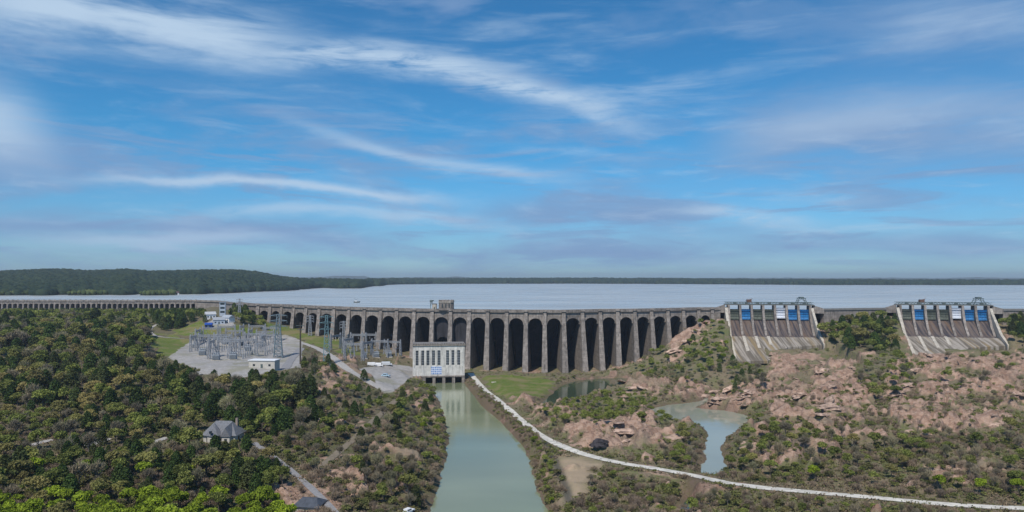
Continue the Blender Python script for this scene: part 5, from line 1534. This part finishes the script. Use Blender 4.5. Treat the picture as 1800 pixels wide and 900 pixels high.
for zi, (poly, mixk, sp_m, (h0, h1), phrase) in enumerate(Zn):
    # bounding box in the world from the corners
    cs = np.array([ground(min(max(p[0], -60), 1860), min(p[1], 985))[:2] for p in poly])
    x0, x1, y0, y1 = cs[:, 0].min() - 10, cs[:, 0].max() + 10, max(170, cs[:, 1].min() - 10), cs[:, 1].max() + 15
    xs = np.arange(x0, x1, sp_m); ys = np.arange(y0, y1, sp_m * .9); gx, gy = np.meshgrid(xs, ys); gx = gx + (np.arange(len(ys)) % 2)[:, None] * sp_m / 2
    gx = gx.ravel() + g.uniform(-.38, .38, gx.size) * sp_m; gy = gy.ravel() + g.uniform(-.38, .38, gy.size) * sp_m
    gz = hz(gx, gy); px = 900 + F * gx / gy; py = HZ + (CH - gz) * F / gy
    big = fbm(gx / 25, gy / 25, 3, 77)
    h = (h0 + (h1 - h0) * g.random(gx.size)) * (1 + big * .3) * np.where(g.random(gx.size) < .25, .62, 1) * np.where(g.random(gx.size) > .92, 1.2, 1)
    ok = (poly_sd(px, py, poly) < 0) & clear_of(gx, gy, .8 if sp_m < 3 else .05) & (g.random(gx.size) < .93)
    ok &= ~((gl(m_rock, gx, gy) > .5) & (g.random(gx.size) < (.62 if zi not in (14, 15, 16) else .1)))
    for tries in range(3):          # lower a tree that would stand before something seen in the photograph
        topy = HZ + (CH - gz - h) * F / gy; hd = hides(px, py, topy, h * .28 * F / gy)
        h = np.where(hd, h * .66, h)
    if sp_m < 3: h = h0 + (h1 - h0) * g.random(gx.size); ok &= g.random(gx.size) < .6
    else: ok &= ~hides(px, py, HZ + (CH - gz - h) * F / gy, h * .28 * F / gy) & (h > 1.3)
    ks = list(mixk); pr = np.array([mixk[k] for k in ks], float); pr /= pr.sum(); cum = np.cumsum(pr)
    sel = np.clip(np.searchsorted(cum, np.clip(g.random(gx.size) * .75 + (fbm(gx / 14, gy / 14, 2, 90 + zi) + .5) * .25, 0, .999)), 0, len(ks) - 1)
    idxs = np.where(ok)[0]
    for i in idxs:
        if XS and min((np.array(XS) - gx[i]) ** 2 + (np.array(YS) - gy[i]) ** 2) < (sp_m * .55) ** 2: continue
        k = ks[sel[i]]
        if h[i] < 2.4: k = 'olive_shrub' if k != 'bare_tree' else 'twiggy_shrub'
        inst.append((k, gx[i], gy[i], float(gz[i]), float(h[i]), float(px[i]), float(py[i]), phrase, zi)); XS.append(gx[i]); YS.append(gy[i])

edge = catmull([at(x, y, -2) for x, y in [(822, 668), (850, 700), (880, 728), (906, 750), (924, 772), (930, 808), (943, 850), (955, 885)]], 30)
for k in range(420):
    e_ = edge[g.integers(len(edge))]; x, y = e_[0] + g.uniform(-3.5, 5.0), e_[1] + g.uniform(-1, 1)
    if gl(roadmask, np.array([x]), np.array([y]))[0] > .92: continue
    z = float(hz(x, y))
    if z < -1.75: continue
    inst.append(('olive_shrub' if g.random() < .5 else 'twiggy_shrub', x, y, z, float(g.uniform(.9, 1.9)), 900 + F * x / y, HZ + (CH - z) * F / y, 'on the strip between river and path', 98))
# shrubs between the trees
ys = np.exp(np.linspace(math.log(185), math.log(560), 250)); cand = []
g = np.random.default_rng(5)
n = 30000; py_ = g.uniform(560, 915, n); px_ = g.uniform(-20, 1820, n)
SX = []
zz = 4.0; yy = (CH - zz) * F / (py_ - HZ); xx_ = (px_ - 900) / F * yy
for _ in range(3): yy = (CH - hz(xx_, yy)) * F / (py_ - HZ); xx_ = (px_ - 900) / F * yy
okk = (yy > 180) & (yy < 600) & clear_of(xx_, yy)
dens = .45 + fbm(xx_ / 18, yy / 18, 3, 101) * 1.4
dens = np.where(gl(m_rock, xx_, yy) > .5, dens * .55, dens); dens = np.where(px_ < 760, dens * .7, dens)
okk &= g.random(n) < dens
hh = g.uniform(1.0, 2.8, n) * np.where(px_ > 800, 1.0, 1.1)
for _ in range(2): hh = np.where(hides(px_, py_, py_ - hh * F / yy, hh * .55 * F / yy), hh * .55, hh)
okk &= ~hides(px_, py_, py_ - hh * F / yy, hh * .55 * F / yy)
shr = []
cell = set()
for i in np.where(okk)[0]:
    key = (int(xx_[i] / 2.6), int(yy[i] / 2.6))
    if key in cell: continue
    cell.add(key)
    k = 'olive_shrub' if g.random() < (.42 + .8 * vn(np.array([xx_[i] / 15]), np.array([yy[i] / 15]), 4)[0] - .3) else 'twiggy_shrub'
    inst.append((k, float(xx_[i]), float(yy[i]), float(hz(xx_[i], yy[i])), float(hh[i]), float(px_[i]), float(py_[i]), None, 99))


def sphrase(px, py):
    for poly, _, _, _, ph_ in Zn:
        if poly_sd(np.array([px]), np.array([py]), poly)[0] < 0: return ph_
    if px < 560: return 'in a gap of the left woods'
    if px < 800: return 'on the slope left of the river'
    if py > 830: return 'along the lower edge near the white path'
    if px < 960: return 'between the river and the white path'
    if px < 1240: return 'on the flat round the ponds'
    if px < 1530: return 'on the first pink rock field'
    return 'on the right pink rock field'


# the ones that show largest become things of their own, the rest one mass
bykind = {}
for t_ in inst: bykind.setdefault(t_[0], []).append(t_)
things, rest = [], {}
for k, L in bykind.items():
    L.sort(key=lambda q: -(q[4] / q[2]) if -20 < q[5] < 1820 and q[6] - q[4] * F / q[2] < 900 else 0)
    cap = 295
    things += L[:cap]; rest[k] = L[cap:]
DESC = {'cedar_tree': ('dark green cedar', 'cedar tree'), 'leafy_tree': ('olive green leafing tree', 'tree'), 'young_tree': ('vivid green young tree', 'tree'), 'bare_tree': ('grey brown leafless tree', 'tree'),
        'olive_shrub': ('olive green bush', 'bush'), 'twiggy_shrub': ('brown leafless bush', 'bush')}
groups = {}
for t_ in things:
    k, x, y, z, h, px, py, phr, zi = t_
    phr = phr or sphrase(px, py)
    hs = SPEC.get(k); lo, hi = (5, 8) if hs else (1.3, 2.1)
    size = 'low' if h < lo else ('tall' if h > hi else 'middle sized')
    groups.setdefault((k, size, phr), []).append(t_)
ORD = ['', 'second', 'third', 'fourth', 'fifth', 'sixth', 'seventh', 'eighth', 'ninth', 'tenth', 'eleventh', 'twelfth']
g = random.Random(9)
for (k, size, phr), L in groups.items():
    L.sort(key=lambda q: q[5]); n = len(L); base_, cat = DESC[k]; short = k in SPEC
    for i, (k_, x, y, z, h, px, py, _, zi) in enumerate(L):
        s = h / 10 if short else h / 2.5
        if n == 1: lab = f'{size} {base_} {phr}'
        elif n <= 12:
            pos_ = 'leftmost' if i == 0 else ('rightmost' if i == n - 1 else ORD[i] + ' from left,')
            lab = f'{pos_} {size} {base_} {phr}'
        else: lab = f'{size} {base_} {phr}'
        wds = lab.split()
        if len(wds) > 16: lab = ' '.join(w_ for w_ in wds if w_ not in ('the',))
        lab = ' '.join(lab.split()[:16])
        grp = f'{cat}s {phr}'
        if short:
            root = empty(k, (x, y, z), g.uniform(0, 6.28), lab, cat, grp)
            wid = g.uniform(.88, 1.18); root.scale = (s * wid, s * wid, s)
            v_ = g.randrange(len(CR[k]))
            link('crown', CR[k][v_], None, root); link('trunk', TR[k][v_], None, root)
        else:
            o = link(k, CR[k][g.randrange(len(CR[k]))], None, loc=(x, y, z - .1)); o.rotation_euler = (0, 0, g.uniform(0, 6.28)); wid = g.uniform(.9, 1.4); o.scale = (s * wid, s * wid, s)
            tag(o, lab, cat, grp)
stn = {'cedar_tree': ('cedar_wood', 'dark cedars filling the woods behind the nearer trees'), 'leafy_tree': ('leafy_wood', 'olive leafing trees filling the woods behind the nearer ones'), 'bare_tree': ('bare_wood', 'leafless grey trees filling the woods behind nearer ones'),
       'young_tree': ('young_wood', 'more vivid green trees in the woods'), 'olive_shrub': ('olive_brush', 'olive green brush spread over the slopes'), 'twiggy_shrub': ('brown_brush', 'brown leafless brush spread over the slopes')}
gg = np.random.default_rng(12)
for k, L in rest.items():
    if not L: continue
    Vs, Fs, Ts = [], [], []; off = 0
    for (_, x, y, z, h, px, py, _, zi) in L:
        v, f, tn = RAW[k][gg.integers(len(RAW[k]))]
        keep = gg.random(len(f)) < (.55 if k in SPEC else (.7 if y < 420 else .5)); f = f[keep]; use = f.ravel(); v = v[use]; tn = tn[use]
        s = (h / 10 if k in SPEC else h / 2.5); a = gg.uniform(0, 6.28); c_, s_ = math.cos(a), math.sin(a); wid = gg.uniform(.9, 1.3)
        vv = np.stack([(v[:, 0] * c_ - v[:, 1] * s_) * s * wid + x, (v[:, 0] * s_ + v[:, 1] * c_) * s * wid + y, v[:, 2] * s + z], 1)
        Vs.append(vv); Fs.append(np.arange(len(vv)).reshape(-1, 4) + off); Ts.append(np.clip(tn + gg.uniform(-.25, .25), 0, 1)); off += len(vv)
    me = np_mesh(stn[k][0], np.concatenate(Vs), np.concatenate(Fs), np.concatenate(Ts)); me.materials.append(LM[k])
    tag(link(stn[k][0], me, None), stn[k][1], 'woodland' if k in SPEC else 'brush', kind='stuff')
print('PLANTS', {k: len(v) for k, v in bykind.items()}, 'faces of masses', {k: len(v) for k, v in rest.items()})

# low weeds, dead grass and litter everywhere plants may stand
g = np.random.default_rng(77); n = 60000
py_ = 562 + (905 - 562) * g.random(n); px_ = g.uniform(-20, 1820, n); yy = (CH - 4) * F / (py_ - HZ); xx_ = (px_ - 900) / F * yy
for _ in range(3): yy = (CH - hz(xx_, yy)) * F / (py_ - HZ); xx_ = (px_ - 900) / F * yy
okk = (yy > 180) & (yy < 620) & clear_of(xx_, yy, .8)
rk = gl(m_rock, xx_, yy); okk &= g.random(n) < np.where(rk > .5, .22, .95)
xx_, yy = xx_[okk], yy[okk]; n = len(xx_)
sc_ = g.uniform(.25, .8, n); per = 5
Cc = np.repeat(np.stack([xx_, yy, hz(xx_, yy)], 1), per, 0) + g.normal(0, 1, (n * per, 3)) * np.repeat(sc_, per)[:, None] * [.8, .8, .25]; Cc[:, 2] += np.repeat(sc_, per) * .4
v, f = leaves(Cc, np.tile([0, 0, 1.], (n * per, 1)), np.repeat(sc_, per) * g.uniform(.25, .5, n * per), g, 1.2, 1.0)
pt = np.clip(vn(xx_ / 9, yy / 9, 31) * 1.2 - .1 + g.normal(0, .18, n), 0, 1); tn = np.zeros((n * per * 4, 4), np.float32); tn[:, 0] = np.repeat(pt, per * 4); tn[:, 1] = np.repeat(g.random(n), per * 4); tn[:, 3] = 1
wm = bpy.data.materials.new('weeds'); wm.use_nodes = True; t = NT(wm.node_tree); at_ = t.n('ShaderNodeAttribute', attribute_name='tint'); s3 = t.n('ShaderNodeSeparateColor'); t.put(s3.inputs[0], at_.outputs['Color'])
c = t.mix(t.ss(s3.outputs[0], .35, .65), (.19, .145, .10), (.11, .115, .04)); c = t.mix(1.0, c, t.mix(s3.outputs[1], (.55, .55, .55), (1.5, 1.45, 1.4)), 'MULTIPLY')
b = t.n('ShaderNodeBsdfPrincipled'); t.put(b.inputs['Base Color'], c); b.inputs['Roughness'].default_value = .9; b.inputs['Specular IOR Level'].default_value = .1; o_ = t.n('ShaderNodeOutputMaterial'); t.t.links.new(b.outputs[0], o_.inputs[0])
me = np_mesh('weeds', v, f, tn); me.materials.append(wm); tag(link('weeds', me, None), 'dead grass and low weeds covering the open ground', 'weeds', kind='stuff')
